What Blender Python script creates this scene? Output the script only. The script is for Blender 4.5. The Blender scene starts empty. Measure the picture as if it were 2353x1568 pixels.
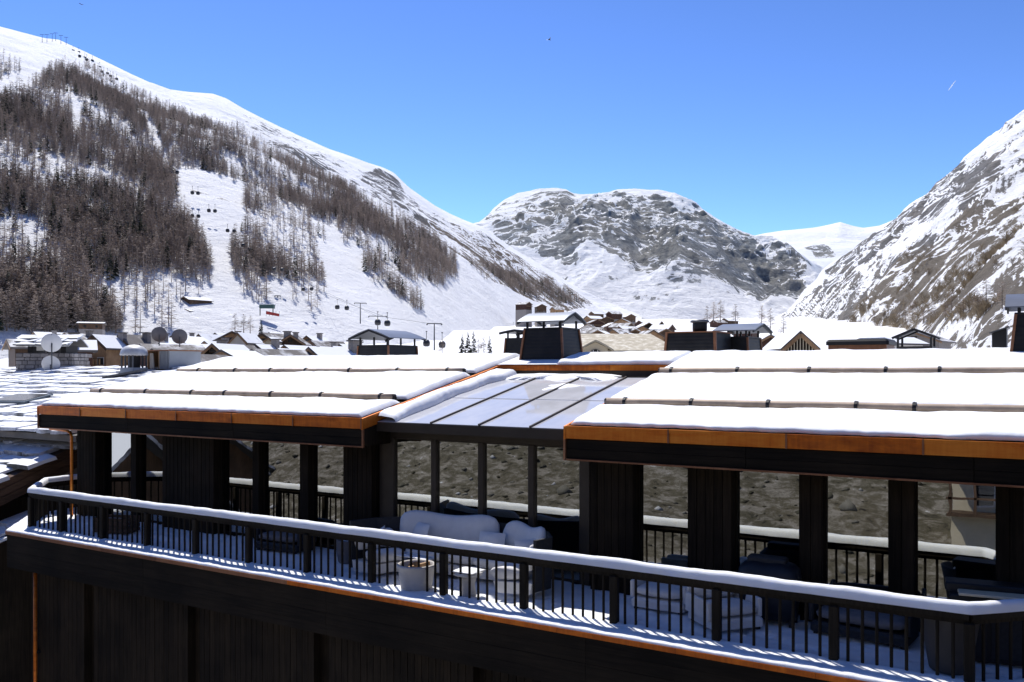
import bpy, math, random
import numpy as np
random.seed(7); RNG = np.random.default_rng(7)
S = bpy.context.scene
C = S.collection
rad = math.radians

# ------------------------------------------------------------------ camera, sky, sun, exposure
F, CX, CY, HOR, HC, TH = 1994.0, 1176.5, 784.0, 851.0, 4.35, rad(31.3)   # picture units: 2353 x 1568
CT, ST = math.cos(TH), math.sin(TH)
cam = bpy.data.cameras.new('camera'); camo = bpy.data.objects.new('camera', cam); C.objects.link(camo)
camo.location = (0, 0, HC); camo.rotation_euler = (rad(90), 0, TH)
cam.sensor_width = 36; cam.lens = 36 * F / 2353; cam.shift_y = (HOR - CY) / 2353
cam.clip_start = 0.1; cam.clip_end = 60000
S.camera = camo
SUN_EL, SUN_H = rad(58), (-0.80, 0.60)          # horizontal direction towards the sun
W = bpy.data.worlds.new('World'); S.world = W; W.use_nodes = True
wn = W.node_tree.nodes; wl = W.node_tree.links
sky = wn.new('ShaderNodeTexSky'); sky.sky_type = 'NISHITA'; sky.sun_disc = False
sky.sun_elevation = SUN_EL; sky.sun_rotation = math.atan2(SUN_H[0], SUN_H[1])
sky.altitude = 1900; sky.air_density = 1.0; sky.dust_density = 0.3; sky.ozone_density = 4.0
deep = wn.new('ShaderNodeGamma'); deep.inputs[1].default_value = 1.5      # deeper alpine blue
sat = wn.new('ShaderNodeHueSaturation'); sat.inputs['Saturation'].default_value = 1.0; sat.inputs['Hue'].default_value = 0.503
wl.new(sky.outputs[0], deep.inputs[0]); wl.new(deep.outputs[0], sat.inputs['Color']); wl.new(sat.outputs[0], wn['Background'].inputs[0]); wn['Background'].inputs[1].default_value = 0.047
sl = bpy.data.lights.new('sun', 'SUN'); sl.energy = 3.3; sl.angle = rad(0.53); sl.color = (1.0, 0.96, 0.9)
so = bpy.data.objects.new('sun', sl); C.objects.link(so)
from mathutils import Vector, Matrix
_sd = Vector((SUN_H[0]*math.cos(SUN_EL), SUN_H[1]*math.cos(SUN_EL), math.sin(SUN_EL)))
so.rotation_euler = _sd.to_track_quat('Z', 'Y').to_euler(); so.location = (0, 0, 60)
S.view_settings.view_transform = 'Standard'; S.view_settings.look = 'None'
S.view_settings.exposure = 0.75; S.view_settings.gamma = 1.0
S.render.engine = 'CYCLES'
S.cycles.max_bounces = 8; S.cycles.transparent_max_bounces = 12

# ------------------------------------------------------------------ measuring helpers
def ray(x, y=HOR):
    d = (x - CX) / F
    return (CT*d - ST, ST*d + CT, (HOR - y) / F)
def at_depth(x, y, D):
    r = ray(x, y); return (r[0]*D, r[1]*D, HC + r[2]*D)
def at_v(x, y, v):
    r = ray(x, y); k = v / r[1]; return (r[0]*k, v, HC + r[2]*k)
def at_z(x, y, z):
    r = ray(x, y); k = (z - HC) / r[2]; return (r[0]*k, r[1]*k, z)
def U(x, v): return at_v(x, HOR, v)[0]
def Zv(x, y, v): return at_v(x, y, v)[2]

# ------------------------------------------------------------------ noise
def _hash(i, j, s):
    h = (i.astype(np.int64)*374761393 + j.astype(np.int64)*668265263 + s*974711) & 0x7fffffff
    h = ((h ^ (h >> 13)) * 1274126177) & 0x7fffffff
    return ((h ^ (h >> 16)) & 0xffff) / 65535.0
def vnoise(x, y, s=0):
    x = np.asarray(x, float); y = np.asarray(y, float)
    i = np.floor(x); j = np.floor(y); fx = x-i; fy = y-j
    fx = fx*fx*fx*(fx*(fx*6-15)+10); fy = fy*fy*fy*(fy*(fy*6-15)+10)
    a = _hash(i, j, s); b = _hash(i+1, j, s); c = _hash(i, j+1, s); d = _hash(i+1, j+1, s)
    return (a*(1-fx)+b*fx)*(1-fy)+(c*(1-fx)+d*fx)*fy
def fbm(x, y, o=4, s=0, ridge=False, pers=0.5):
    t = 0; a = 0.5; n = 0
    for k in range(o):
        v = vnoise(np.asarray(x)*2**k, np.asarray(y)*2**k, s+k*17)
        if ridge: v = 1-np.abs(2*v-1)
        t = t+a*v; n += a; a *= pers
    return t/n*2-1
def in_poly(px, py, poly):
    px = np.asarray(px); py = np.asarray(py); r = np.zeros(px.shape, bool); n = len(poly)
    for k in range(n):
        x0, y0 = poly[k]; x1, y1 = poly[(k+1) % n]
        if y0 == y1: continue
        c = ((y0 > py) != (y1 > py)) & (px < (x1-x0)*(py-y0)/(y1-y0)+x0)
        r ^= c
    return r

# ------------------------------------------------------------------ mesh builder
class MB:
    def __init__(s): s.v = []; s.f = []
    def add(s, vs, fs):
        o = len(s.v); s.v += [tuple(p) for p in vs]; s.f += [tuple(i+o for i in f) for f in fs]; return s
    def box(s, a, b):
        x0, y0, z0 = a; x1, y1, z1 = b
        return s.add([(x0,y0,z0),(x1,y0,z0),(x1,y1,z0),(x0,y1,z0),(x0,y0,z1),(x1,y0,z1),(x1,y1,z1),(x0,y1,z1)],
                     [(0,3,2,1),(4,5,6,7),(0,1,5,4),(1,2,6,5),(2,3,7,6),(3,0,4,7)])
    def bbox(s, a, b, e=0.01):      # box with chamfered vertical and top edges
        x0, y0, z0 = a; x1, y1, z1 = b
        def ring(z, i): return [(x0+e+i,y0+i,z),(x1-e-i,y0+i,z),(x1-i,y0+e+i,z),(x1-i,y1-e-i,z),(x1-e-i,y1-i,z),(x0+e+i,y1-i,z),(x0+i,y1-e-i,z),(x0+i,y0+e+i,z)]
        R = ring(z0, 0)+ring(z1-e, 0)+ring(z1, e*0.8)
        fs = [tuple(range(7,-1,-1)), tuple(range(16,24))]
        for q in range(2):
            for i in range(8):
                j = (i+1) % 8; fs.append((q*8+i, q*8+j, q*8+8+j, q*8+8+i))
        return s.add(R, fs)
    def hexa(s, p):                 # 8 corners: bottom ring, top ring
        return s.add(p, [(0,3,2,1),(4,5,6,7),(0,1,5,4),(1,2,6,5),(2,3,7,6),(3,0,4,7)])
    def bar(s, a, b, w, h, up=(0,0,1)):
        a = Vector(a); b = Vector(b); d = (b-a).normalized(); up = Vector(up)
        if abs(d.dot(up)) > 0.98: up = Vector((0,1,0))
        sx = d.cross(up).normalized()*(w/2); sz = sx.cross(d).normalized()*(h/2)
        return s.hexa([a-sx-sz, a+sx-sz, b+sx-sz, b-sx-sz, a-sx+sz, a+sx+sz, b+sx+sz, b-sx+sz])
    def tube(s, pts, r, n=8, caps=True):
        pts = [Vector(p) for p in pts]; m = len(pts); rr = r if isinstance(r, (list, tuple)) else [r]*m
        vs = []; fs = []
        for i, p in enumerate(pts):
            d = (pts[min(i+1, m-1)]-pts[max(i-1, 0)]).normalized()
            up = Vector((0,0,1)) if abs(d.z) < 0.95 else Vector((0,1,0))
            a = d.cross(up).normalized(); b = a.cross(d).normalized()
            for k in range(n):
                t = 2*math.pi*k/n; vs.append(p+a*(math.cos(t)*rr[i])+b*(math.sin(t)*rr[i]))
        for i in range(m-1):
            for k in range(n):
                l = (k+1) % n; fs.append((i*n+k, i*n+l, (i+1)*n+l, (i+1)*n+k))
        if caps: fs += [tuple(range(n-1,-1,-1)), tuple((m-1)*n+k for k in range(n))]
        return s.add(vs, fs)
    def lathe(s, prof, c=(0,0,0), n=24, cap=True):
        vs = []; fs = []; m = len(prof)
        for r, z in prof:
            for k in range(n):
                t = 2*math.pi*k/n; vs.append((c[0]+r*math.cos(t), c[1]+r*math.sin(t), c[2]+z))
        for i in range(m-1):
            for k in range(n):
                l = (k+1) % n; fs.append((i*n+k, i*n+l, (i+1)*n+l, (i+1)*n+k))
        if cap: fs += [tuple(range(n-1,-1,-1)), tuple((m-1)*n+k for k in range(n))]
        return s.add(vs, fs)
    def prism(s, poly, z0, z1):     # polygon in x,y extruded in z
        n = len(poly)
        return s.add([(x,y,z0) for x,y in poly]+[(x,y,z1) for x,y in poly],
                     [tuple(range(n-1,-1,-1)), tuple(range(n,2*n))]+[(i,(i+1)%n,n+(i+1)%n,n+i) for i in range(n)])
    def grid(s, P):                 # P: (a,b,3) array
        a, b = P.shape[:2]
        return s.add(P.reshape(-1,3).tolist(), [(i*b+j,(i+1)*b+j,(i+1)*b+j+1,i*b+j+1) for i in range(a-1) for j in range(b-1)])
    def mesh(s, name, m, smooth=False):
        me = bpy.data.meshes.new(name); me.from_pydata(s.v, [], s.f); me.materials.append(m)
        if smooth: me.polygons.foreach_set('use_smooth', [True]*len(me.polygons))
        me.update(); return me
    def build(s, name, m, parent=None, smooth=False, loc=None):
        return link(name, s.mesh(name, m, smooth), parent, loc)

def link(name, me, parent=None, loc=None, rot=None, scale=None):
    o = bpy.data.objects.new(name, me); C.objects.link(o)
    if parent is not None: o.parent = parent
    if loc is not None: o.location = loc
    if rot is not None: o.rotation_euler = rot
    if scale is not None: o.scale = scale
    return o
def bevel(o, w=0.01, seg=2):
    m = o.modifiers.new('bevel', 'BEVEL'); m.width = w; m.segments = seg; m.limit_method = 'ANGLE'; return o
def tag(o, label=None, cat=None, group=None, kind=None):
    if label: o['label'] = label
    if cat: o['category'] = cat
    if group: o['group'] = group
    if kind: o['kind'] = kind
    return o
def thing(name, label, cat, loc=(0,0,0), rz=0, group=None):
    o = bpy.data.objects.new(name, None); C.objects.link(o); o.empty_display_size = 0.2
    o.location = loc; o.rotation_euler = (0,0,rz); return tag(o, label, cat, group)
def np_mesh(name, V, Fa, m, smooth=False, attrs=None):
    me = bpy.data.meshes.new(name); k = Fa.shape[1]; n = len(Fa)
    me.vertices.add(len(V)); me.vertices.foreach_set('co', np.ascontiguousarray(V, np.float32).ravel())
    me.loops.add(n*k); me.loops.foreach_set('vertex_index', np.ascontiguousarray(Fa, np.int32).ravel())
    me.polygons.add(n); me.polygons.foreach_set('loop_start', np.arange(0, n*k, k, dtype=np.int32))
    if smooth: me.polygons.foreach_set('use_smooth', np.ones(n, bool))
    me.materials.append(m)
    for an, av in (attrs or {}).items():
        a = me.attributes.new(an, 'FLOAT', 'POINT'); a.data.foreach_set('value', np.ascontiguousarray(av, np.float32).ravel())
    me.update(calc_edges=True); return me
def grid_faces(a, b):
    i = np.arange(a-1)[:,None]*b+np.arange(b-1)[None,:]
    return np.stack([i, i+b, i+b+1, i+1], -1).reshape(-1,4)

# ------------------------------------------------------------------ materials
class Mat:
    def __init__(s, name):
        s.m = bpy.data.materials.new(name); s.m.use_nodes = True
        s.n = s.m.node_tree.nodes; s.l = s.m.node_tree.links; s.b = s.n['Principled BSDF']
    def N(s, t, **k):
        o = s.n.new(t)
        for a, v in k.items():
            if a.startswith('i_'): o.inputs[a[2:].replace('_', ' ')].default_value = v
            else: setattr(o, a, v)
        return o
    def L(s, a, b): s.l.new(a, b)
    def set(s, col=None, rough=None, metal=None, spec=None):
        if col is not None: s.b.inputs['Base Color'].default_value = (*col, 1)
        if rough is not None: s.b.inputs['Roughness'].default_value = rough
        if metal is not None: s.b.inputs['Metallic'].default_value = metal
        if spec is not None: s.b.inputs['Specular IOR Level'].default_value = spec
        return s
    def coord(s, scale=(1,1,1), rot=(0,0,0), out='Object'):
        t = s.N('ShaderNodeTexCoord'); mp = s.N('ShaderNodeMapping')
        mp.inputs['Scale'].default_value = scale; mp.inputs['Rotation'].default_value = rot
        s.L(t.outputs[out], mp.inputs[0]); return mp.outputs[0]
    def wcoord(s, scale=(1,1,1)):
        g = s.N('ShaderNodeNewGeometry'); mp = s.N('ShaderNodeMapping'); mp.inputs['Scale'].default_value = scale
        s.L(g.outputs['Position'], mp.inputs[0]); return mp.outputs[0]
    def noise(s, vec, scale=5, detail=4, rough=0.55, dist=0.0):
        n = s.N('ShaderNodeTexNoise'); n.inputs['Scale'].default_value = scale; n.inputs['Detail'].default_value = detail
        n.inputs['Roughness'].default_value = rough; n.inputs['Distortion'].default_value = dist
        s.L(vec, n.inputs['Vector']); return n.outputs[0]
    def ramp(s, fac, stops, interp='LINEAR'):
        r = s.N('ShaderNodeValToRGB'); r.color_ramp.interpolation = interp; e = r.color_ramp.elements
        while len(e) < len(stops): e.new(0.5)
        for q, (p, c) in zip(e, stops): q.position = p; q.color = (*c, 1) if len(c) == 3 else c
        s.L(fac, r.inputs[0]); return r.outputs[0]
    def mix(s, fac, a, b):
        m = s.N('ShaderNodeMix'); m.data_type = 'RGBA'
        for sock, v in ((m.inputs[0], fac), (m.inputs[6], a), (m.inputs[7], b)):
            if isinstance(v, (int, float)): sock.default_value = v
            elif isinstance(v, tuple): sock.default_value = (*v, 1)
            else: s.L(v, sock)
        return m.outputs[2]
    def math(s, op, a, b=0.0, c=None):
        m = s.N('ShaderNodeMath'); m.operation = op
        for i, v in enumerate((a, b, c)):
            if v is None: continue
            if isinstance(v, (int, float)): m.inputs[i].default_value = v
            else: s.L(v, m.inputs[i])
        return m.outputs[0]
    def smooth(s, v, lo, hi):
        m = s.N('ShaderNodeMapRange'); m.interpolation_type = 'SMOOTHSTEP'
        for i, q in ((1, lo), (2, hi)):
            if isinstance(q, (int, float)): m.inputs[i].default_value = q
            else: s.L(q, m.inputs[i])
        s.L(v, m.inputs[0]); return m.outputs[0]
    def col(s, c): s.L(c, s.b.inputs['Base Color']); return s
    def bump(s, h, strength=0.3, dist=0.02):
        b = s.N('ShaderNodeBump'); b.inputs['Strength'].default_value = strength; b.inputs['Distance'].default_value = dist
        s.L(h, b.inputs['Height']); s.L(b.outputs[0], s.b.inputs['Normal']); return s
    def rnd(s): return s.N('ShaderNodeObjectInfo').outputs['Random']
    def attr(s, n):
        a = s.N('ShaderNodeAttribute'); a.attribute_name = n; return a.outputs['Fac']
    def nz(s):
        g = s.N('ShaderNodeNewGeometry'); x = s.N('ShaderNodeSeparateXYZ'); s.L(g.outputs['Normal'], x.inputs[0]); return x.outputs[2]

def m_snow(name, bs=1.0, col=(0.86,0.875,0.9)):
    M = Mat(name).set(col, 0.6, 0, 0.25)
    M.b.inputs['Subsurface Weight'].default_value = 0.7; M.b.inputs['Subsurface Radius'].default_value = (1.0,1.05,1.15); M.b.inputs['Subsurface Scale'].default_value = 0.06
    w = M.wcoord(); n1 = M.noise(w, 2.2, 5, 0.6); n2 = M.noise(w, 38, 3, 0.6)
    h = M.math('MULTIPLY_ADD', n2, 0.12, n1); M.bump(h, 0.35*bs, 0.05*bs)
    M.col(M.mix(M.smooth(n1, 0.3, 0.7), (col[0]*0.95, col[1]*0.955, col[2]*0.965), col))
    return M.m
def m_wood(name, dark, light, axis='z', spec=0.3, rough=0.6, rnd=0.5):
    M = Mat(name).set(dark, rough, 0, spec)
    sc = {'z': (22,22,1.2), 'x': (1.2,22,22), 'y': (22,1.2,22)}[axis]
    w = M.coord(sc); n = M.noise(w, 1.0, 5, 0.65, 0.4); n2 = M.noise(M.wcoord((0.7,0.7,0.7)), 1.0, 3)
    f = M.math('MULTIPLY', n, n2); f = M.math('MULTIPLY_ADD', M.rnd(), 0.22*rnd, f)
    M.col(M.ramp(f, [(0.18, dark), (0.5, light)])); M.bump(n, 0.35, 0.01)
    return M.m
def m_copper(name, c0, c1, c2, metal=0.6, rough=0.42):
    M = Mat(name).set(c1, rough, metal, 0.4)
    n = M.noise(M.wcoord((0.8,0.8,2.6)), 2.0, 5, 0.6, 0.6); st = M.noise(M.wcoord((9,9,0.6)), 1.6, 3)
    f = M.math('MULTIPLY_ADD', M.rnd(), 0.20, M.math('MULTIPLY', M.math('ADD', n, M.math('MULTIPLY', st, 0.45)), 0.60))
    M.col(M.ramp(f, [(0.28, c0), (0.52, c1), (0.75, c2)])); M.L(M.math('MULTIPLY_ADD', n, 0.3, rough-0.15), M.b.inputs['Roughness'])
    M.bump(n, 0.08, 0.02); return M.m
def m_plain(name, col, rough=0.6, metal=0, var=0.25, scale=3.0, bump=0.15, spec=0.4, rnd=0.0):
    M = Mat(name).set(col, rough, metal, spec)
    n = M.noise(M.wcoord(), scale, 5, 0.6); f = M.math('MULTIPLY_ADD', M.rnd(), rnd, n) if rnd else n
    a = tuple(max(0, c*(1-var)) for c in col); b = tuple(min(1, c*(1+var)) for c in col)
    M.col(M.ramp(f, [(0.25, a), (0.75+rnd*0.5, b)]))
    if bump: M.bump(n, bump, 0.02)
    return M.m
def m_glass(name, refl=0.34, tint=(0.55,0.58,0.55), rough=0.0, dirt=0.0, dirt_sheen_col=(0.7,0.72,0.76)):
    M = Mat(name); out = M.n['Material Output']
    g = M.N('ShaderNodeBsdfGlossy'); g.inputs['Roughness'].default_value = rough; g.inputs['Color'].default_value = (0.95,0.97,0.95,1)
    t = M.N('ShaderNodeBsdfTransparent'); t.inputs['Color'].default_value = (*tint, 1)
    lw = M.N('ShaderNodeFresnel'); lw.inputs[0].default_value = 1.5
    f = M.math('MINIMUM', M.math('ADD', lw.outputs[0], refl), 1.0)
    mx = M.N('ShaderNodeMixShader'); M.L(f, mx.inputs[0]); M.L(t.outputs[0], mx.inputs[1]); M.L(g.outputs[0], mx.inputs[2])
    last = mx.outputs[0]
    wob = M.noise(M.wcoord((1.1,1.1,1.1)), 1.0, 2); b = M.N('ShaderNodeBump'); b.inputs['Strength'].default_value = 0.06; b.inputs['Distance'].default_value = 0.02
    M.L(wob, b.inputs['Height']); M.L(b.outputs[0], g.inputs['Normal'])
    if dirt:
        d = M.N('ShaderNodeBsdfDiffuse'); d.inputs[0].default_value = (*dirt_sheen_col, 1)  # pale film: frost and dirt, plus sky sheen put in as diffuse colour
        m2 = M.N('ShaderNodeMixShader'); n = M.noise(M.wcoord((0.9,0.5,0.9)), 2.0, 6, 0.6)
        M.L(M.math('MULTIPLY_ADD', M.smooth(n, 0.2, 0.8), 0.16, dirt-0.08), m2.inputs[0]); M.L(last, m2.inputs[1]); M.L(d.outputs[0], m2.inputs[2]); last = m2.outputs[0]
    M.l.remove(out.inputs[0].links[0]); M.L(last, out.inputs[0]); M.n.remove(M.b)
    return M.m
def m_snowtop(name, base, snow=(0.82,0.84,0.87), lo=0.35, hi=0.7, scale=1.5, var=0.3, rnd=0.3, cover=0.0):
    # stone, slate or timber carrying snow where it faces up
    M = Mat(name).set(base, 0.75, 0, 0.25)
    w = M.wcoord(); n = M.noise(w, scale, 5, 0.65); n2 = M.noise(w, scale*6, 4, 0.6)
    st = M.ramp(M.math('MULTIPLY_ADD', M.rnd(), rnd, n), [(0.3, tuple(c*(1-var) for c in base)), (0.9, tuple(min(1, c*(1+var)) for c in base))])
    f = M.math('ADD', M.nz(), M.math('MULTIPLY', M.math('SUBTRACT', n, 0.5-cover), 0.9))
    M.col(M.mix(M.smooth(f, lo, hi), st, snow)); M.bump(n2, 0.3, 0.02); return M.m

MT = {}
MT['snow'] = m_snow('snow')
MT['black_wood'] = m_wood('black_wood', (0.006,0.0042,0.0026), (0.034,0.024,0.0145), spec=0.12, rough=0.75)
MT['black_wood_x'] = m_wood('black_wood_x', (0.005,0.0038,0.0026), (0.022,0.016,0.010), 'x', 0.12, 0.75)
MT['rail_wood'] = m_wood('rail_wood', (0.009,0.007,0.0045), (0.034,0.026,0.017), 'z', 0.15, 0.7)
MT['bronze'] = m_plain('bronze', (0.055,0.045,0.036), 0.45, 0.35, 0.2, 2.0, 0.05)
MT['copper'] = m_copper('copper', (0.24,0.045,0.010), (0.62,0.160,0.014), (0.76,0.27,0.035), 0.4)
MT['copper_dull'] = m_copper('copper_dull', (0.13,0.055,0.03), (0.27,0.12,0.06), (0.38,0.19,0.10), 0.45, 0.5)
MT['glass'] = m_glass('window_glass', 0.36, (0.5,0.52,0.49))
MT['sky_glass'] = m_glass('skylight_glass', 0.40, (0.35,0.36,0.36), 0.05, 0.62, (0.62,0.62,0.645))  # dirt share raised to paint in the pale sky reflection
MT['interior'] = m_plain('interior_dark', (0.045,0.038,0.032), 0.8, 0, 0.3, 1.0, 0)
MT['cladding'] = m_plain('chimney_cladding', (0.014,0.014,0.016), 0.5, 0.2, 0.4, 4.0, 0.1)
MT['zinc'] = m_plain('zinc_sheet', (0.17,0.185,0.215), 0.42, 0.5, 0.15, 1.5, 0.05)
MT['zinc_dark'] = m_plain('zinc_dark', (0.10,0.105,0.115), 0.45, 0.4, 0.2, 1.5, 0.05)

# ------------------------------------------------------------------ ground and mountains
def m_mountain(name, rockA, rockB, brown, ws=(1/60,1/60,1/30), sc=(1/38,1/120), snow=(0.86,0.87,0.89), fine=1/9, bd=6.0, vein=1/90):
    M = Mat(name).set(snow, 0.8, 0, 0.12)
    cv = M.N('ShaderNodeCombineXYZ'); M.L(M.math('MULTIPLY', M.attr('ca'), sc[0]), cv.inputs[0]); M.L(M.math('MULTIPLY', M.attr('cd'), sc[1]), cv.inputs[1])
    nS = M.noise(cv.outputs[0], 1.0, 8, 0.7, 0.4)
    nA = M.noise(M.wcoord(ws), 1.0, 12, 0.74, 0.5)
    n2 = M.noise(M.wcoord((fine, fine, fine*1.6)), 1.0, 8, 0.72, 0.3)
    n3 = M.noise(M.wcoord((ws[0]*.4, ws[1]*.4, ws[2]*.5)), 1.0, 6, 0.6)
    nv = M.noise(M.wcoord((vein, vein, vein*1.3)), 1.0, 7, 0.62, 1.2)
    f = M.math('MULTIPLY_ADD', M.attr('rock'), 0.72, M.math('MULTIPLY_ADD', n2, 0.34, M.math('MULTIPLY_ADD', nS, 0.30, M.math('MULTIPLY', nA, 0.40))))
    f = M.math('MULTIPLY_ADD', M.math('SUBTRACT', 0.82, M.nz()), 0.55, f)
    f = M.math('SUBTRACT', f, M.math('MULTIPLY', M.smooth(M.math('ABSOLUTE', M.math('SUBTRACT', nv, 0.5)), 0.04, 0.0), 0.22))
    mask = M.smooth(f, 0.815, 0.845)
    rc = M.mix(M.smooth(n3, 0.38, 0.62), rockA, rockB)
    rc = M.mix(M.math('MULTIPLY', M.smooth(n2, 0.62, 0.38), 0.75), rc, tuple(c*0.38 for c in rockA))
    rc = M.mix(M.math('MULTIPLY', M.smooth(nA, 0.52, 0.66), 0.5), rc, tuple(min(1, c*1.5) for c in rockB))
    rc = M.mix(M.attr('brown'), rc, M.mix(n2, tuple(c*0.6 for c in brown), tuple(c*1.8 for c in brown)))
    M.col(M.mix(mask, snow, rc)); M.bump(M.math('ADD', nA, M.math('MULTIPLY', n2, 0.5)), 0.8, bd)
    return M.m
MT['mtL'] = m_mountain('mountain_left', (0.13,0.14,0.16), (0.12,0.115,0.115), (0.115,0.092,0.068), (1/55,1/55,1/26), (1/30,1/150), fine=1/11, bd=8.0, vein=1/80)
MT['mtC'] = m_mountain('mountain_center', (0.25,0.27,0.285), (0.28,0.275,0.255), (0.12,0.10,0.07), (1/170,1/170,1/58), (1/110,1/190), fine=1/34, bd=34.0, vein=1/210)
MT['mtR'] = m_mountain('mountain_right', (0.16,0.16,0.165), (0.19,0.175,0.155), (0.125,0.105,0.08), (1/60,1/60,1/34), (1/22,1/120), fine=1/12, bd=10.0, vein=1/85)

def ip(x, tab): return np.interp(x, [p[0] for p in tab], [p[1] for p in tab])
def blur(A, n):
    for _ in range(n):
        P = np.pad(A, 1, mode='edge'); A = (P[:-2,1:-1]+P[2:,1:-1]+P[1:-1,:-2]+P[1:-1,2:]+2*A)/6
    return A
class Layer:
    def __init__(s, xs, sky, base, r0, r1, nt, prof=0.12, amp=10, nsc=90, jag=0.0, tmin=-0.12, seed=0, ridged=0.0, smooth=70.0, pers=0.5, gully=None, fade=3.5):
        s.xs = np.asarray(xs, float)
        s.t = np.concatenate([[tmin*2, tmin], np.linspace(0, 1, nt), [1.04, 1.12, 1.3]])
        X, T = np.meshgrid(s.xs, s.t, indexing='ij'); s.X, s.T = X, T
        R0, R1 = ip(X, r0), ip(X, r1); yb, ys = ip(X, base), ip(X, sky)
        dx = s.xs[1]-s.xs[0]; kw = np.exp(-0.5*(np.arange(-60,61)*dx/smooth)**2); kw /= kw.sum()
        sm = lambda A: np.repeat(np.convolve(np.pad(A[:,0], 60, mode='edge'), kw, 'valid')[:,None], A.shape[1], 1)
        R0, R1, yb, yss = sm(R0), sm(R1), sm(yb), sm(ys)
        Tc = np.clip(T, 0, 1); R = R0+(R1-R0)*T
        z0 = (HOR-yb)/F*R0; z1 = (HOR-ys)/F*R1
        g = Tc*(1+prof*(1-Tc))
        zs1 = (HOR-yss)/F*R1; z = z0+(zs1-z0)*g+(z1-zs1)*Tc**5
        z = np.where(T < 0, z0+T*(z1-z0)*1.2-60*(-T), z)
        z = np.where(T > 1, z1-(T-1)*(R1-R0)*0.55, z)
        d = (X-CX)/F
        PX = (CT*d-ST)*R; PY = (ST*d+CT)*R
        s.Yp = HOR-z/R*F; s.R = R
        env = np.clip(np.sin(np.clip(Tc, 0, 1)*math.pi), 0, 1)**0.6*np.clip((1-Tc)*fade, 0, 1)+jag*(Tc > 0.7)
        n = fbm(PX/nsc, PY/nsc+z/nsc*0.6, 6, seed, False, pers)
        if ridged: n = n*(1-ridged)+fbm(PX/nsc*0.8+7, (PY+z)/nsc*0.8, 6, seed+91, True, pers)*ridged
        if gully:
            gq = fbm((PX*gully[1]+PY*gully[2])/gully[0]+0.35*n, z/gully[0]*0.22+seed, 5, seed+7, True, 0.55); z = z+gq*gully[3]*env
        z = z+n*amp*env*(R/1000)**0.5
        s.P = np.stack([PX, PY, HC+z], -1); s.Z = z
    def pos(s, x, t):
        i = np.clip(np.interp(x, s.xs, np.arange(len(s.xs))), 0, len(s.xs)-1.001); j = np.clip(np.interp(t, s.t, np.arange(len(s.t))), 0, len(s.t)-1.001)
        i0 = i.astype(int); j0 = j.astype(int); fi = (i-i0)[...,None]; fj = (j-j0)[...,None]; P = s.P
        return (P[i0,j0]*(1-fi)+P[i0+1,j0]*fi)*(1-fj)+(P[i0,j0+1]*(1-fi)+P[i0+1,j0+1]*fi)*fj
    def ypx(s, x, t):
        i = np.clip(np.interp(x, s.xs, np.arange(len(s.xs))), 0, len(s.xs)-1.001); j = np.clip(np.interp(t, s.t, np.arange(len(s.t))), 0, len(s.t)-1.001)
        return s.Yp[np.round(i).astype(int), np.round(j).astype(int)]
    def tof(s, x, y):                # t of the surface point seen at picture position x, y
        i = int(np.clip(round(np.interp(x, s.xs, np.arange(len(s.xs)))), 0, len(s.xs)-1)); sel = (s.t >= 0) & (s.t <= 1)
        Y = HOR-(s.P[i, sel, 2]-HC)/s.R[i, sel]*F
        Y = np.minimum.accumulate(Y)
        return float(np.interp(-y, -Y, s.t[sel]))
    def spot(s, x, y): return s.pos(np.array([x]), np.array([s.tof(x, y)]))[0]
    def build(s, name, mat, rock, brown, along):
        a, b = s.X.shape; V = s.P.reshape(-1,3)
        ca = V[:,0]*along[0]+V[:,1]*along[1]+V[:,2]*along[2]
        me = np_mesh(name, V, grid_faces(a, b), mat, True, {'rock': rock.ravel(), 'brown': brown.ravel(), 'ca': ca, 'cd': V[:,2]*1.6})
        o = link(name, me); o['kind'] = 'structure'; return o

# left mountain
skyL = [(-900,-330),(-500,-160),(-200,-20),(0,62),(60,78),(100,88),(135,92),(200,122),(300,170),(350,192),(385,205),(440,211),(490,215),(520,226),(560,250),(640,290),(700,318),(760,345),(820,366),(880,386),(905,398),(940,432),(1000,475),(1035,494),(1070,508),(1110,522),(1180,572),(1250,612),(1300,645),(1340,668),(1400,703),(1430,716),(1475,735)]
baseL = [(-900,800),(0,772),(400,764),(700,770),(1000,775),(1200,752),(1400,724),(1475,738)]
r0L = [(-900,240),(0,330),(400,390),(700,420),(1000,520),(1200,900),(1400,1900),(1475,2400)]
r1L = [(-900,1300),(0,1500),(400,1700),(700,1950),(1000,2250),(1250,2500),(1475,2600)]
LL = Layer(np.linspace(-900, 1475, 420), skyL, baseL, r0L, r1L, 230, 0.14, 16, 150, 0.12, seed=3)
def region(lay, polys, n=3):
    A = np.zeros(lay.X.shape)
    for poly, v in polys: A = np.where(in_poly(lay.X, lay.Yp, poly), v, A)
    return blur(A, n)
rk = region(LL, [([(540,255),(640,300),(760,360),(880,400),(960,460),(1010,520),(930,500),(850,450),(760,425),(680,385),(590,340)], 0.42),
                 ([(640,320),(740,360),(760,400),(700,380)], 0.56), ([(830,385),(900,400),(935,440),(900,450),(840,420)], 0.55),
                 ([(880,440),(1000,490),(1110,535),(1250,625),(1400,712),(1300,712),(1200,672),(1100,620),(1000,570),(940,530)], 0.43),
                 ([(1060,600),(1140,600),(1260,660),(1350,715),(1230,700),(1130,655)], 0.52),
                 ([(590,420),(760,470),(760,545),(700,520),(600,470)], 0.36),
                 ([(400,380),(540,430),(560,470),(520,480),(430,440)], 0.38)], 4)
rk = np.maximum(rk, 0.16+0.1*fbm(LL.P[...,0]/200, LL.P[...,1]/200, 3, 5))
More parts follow.
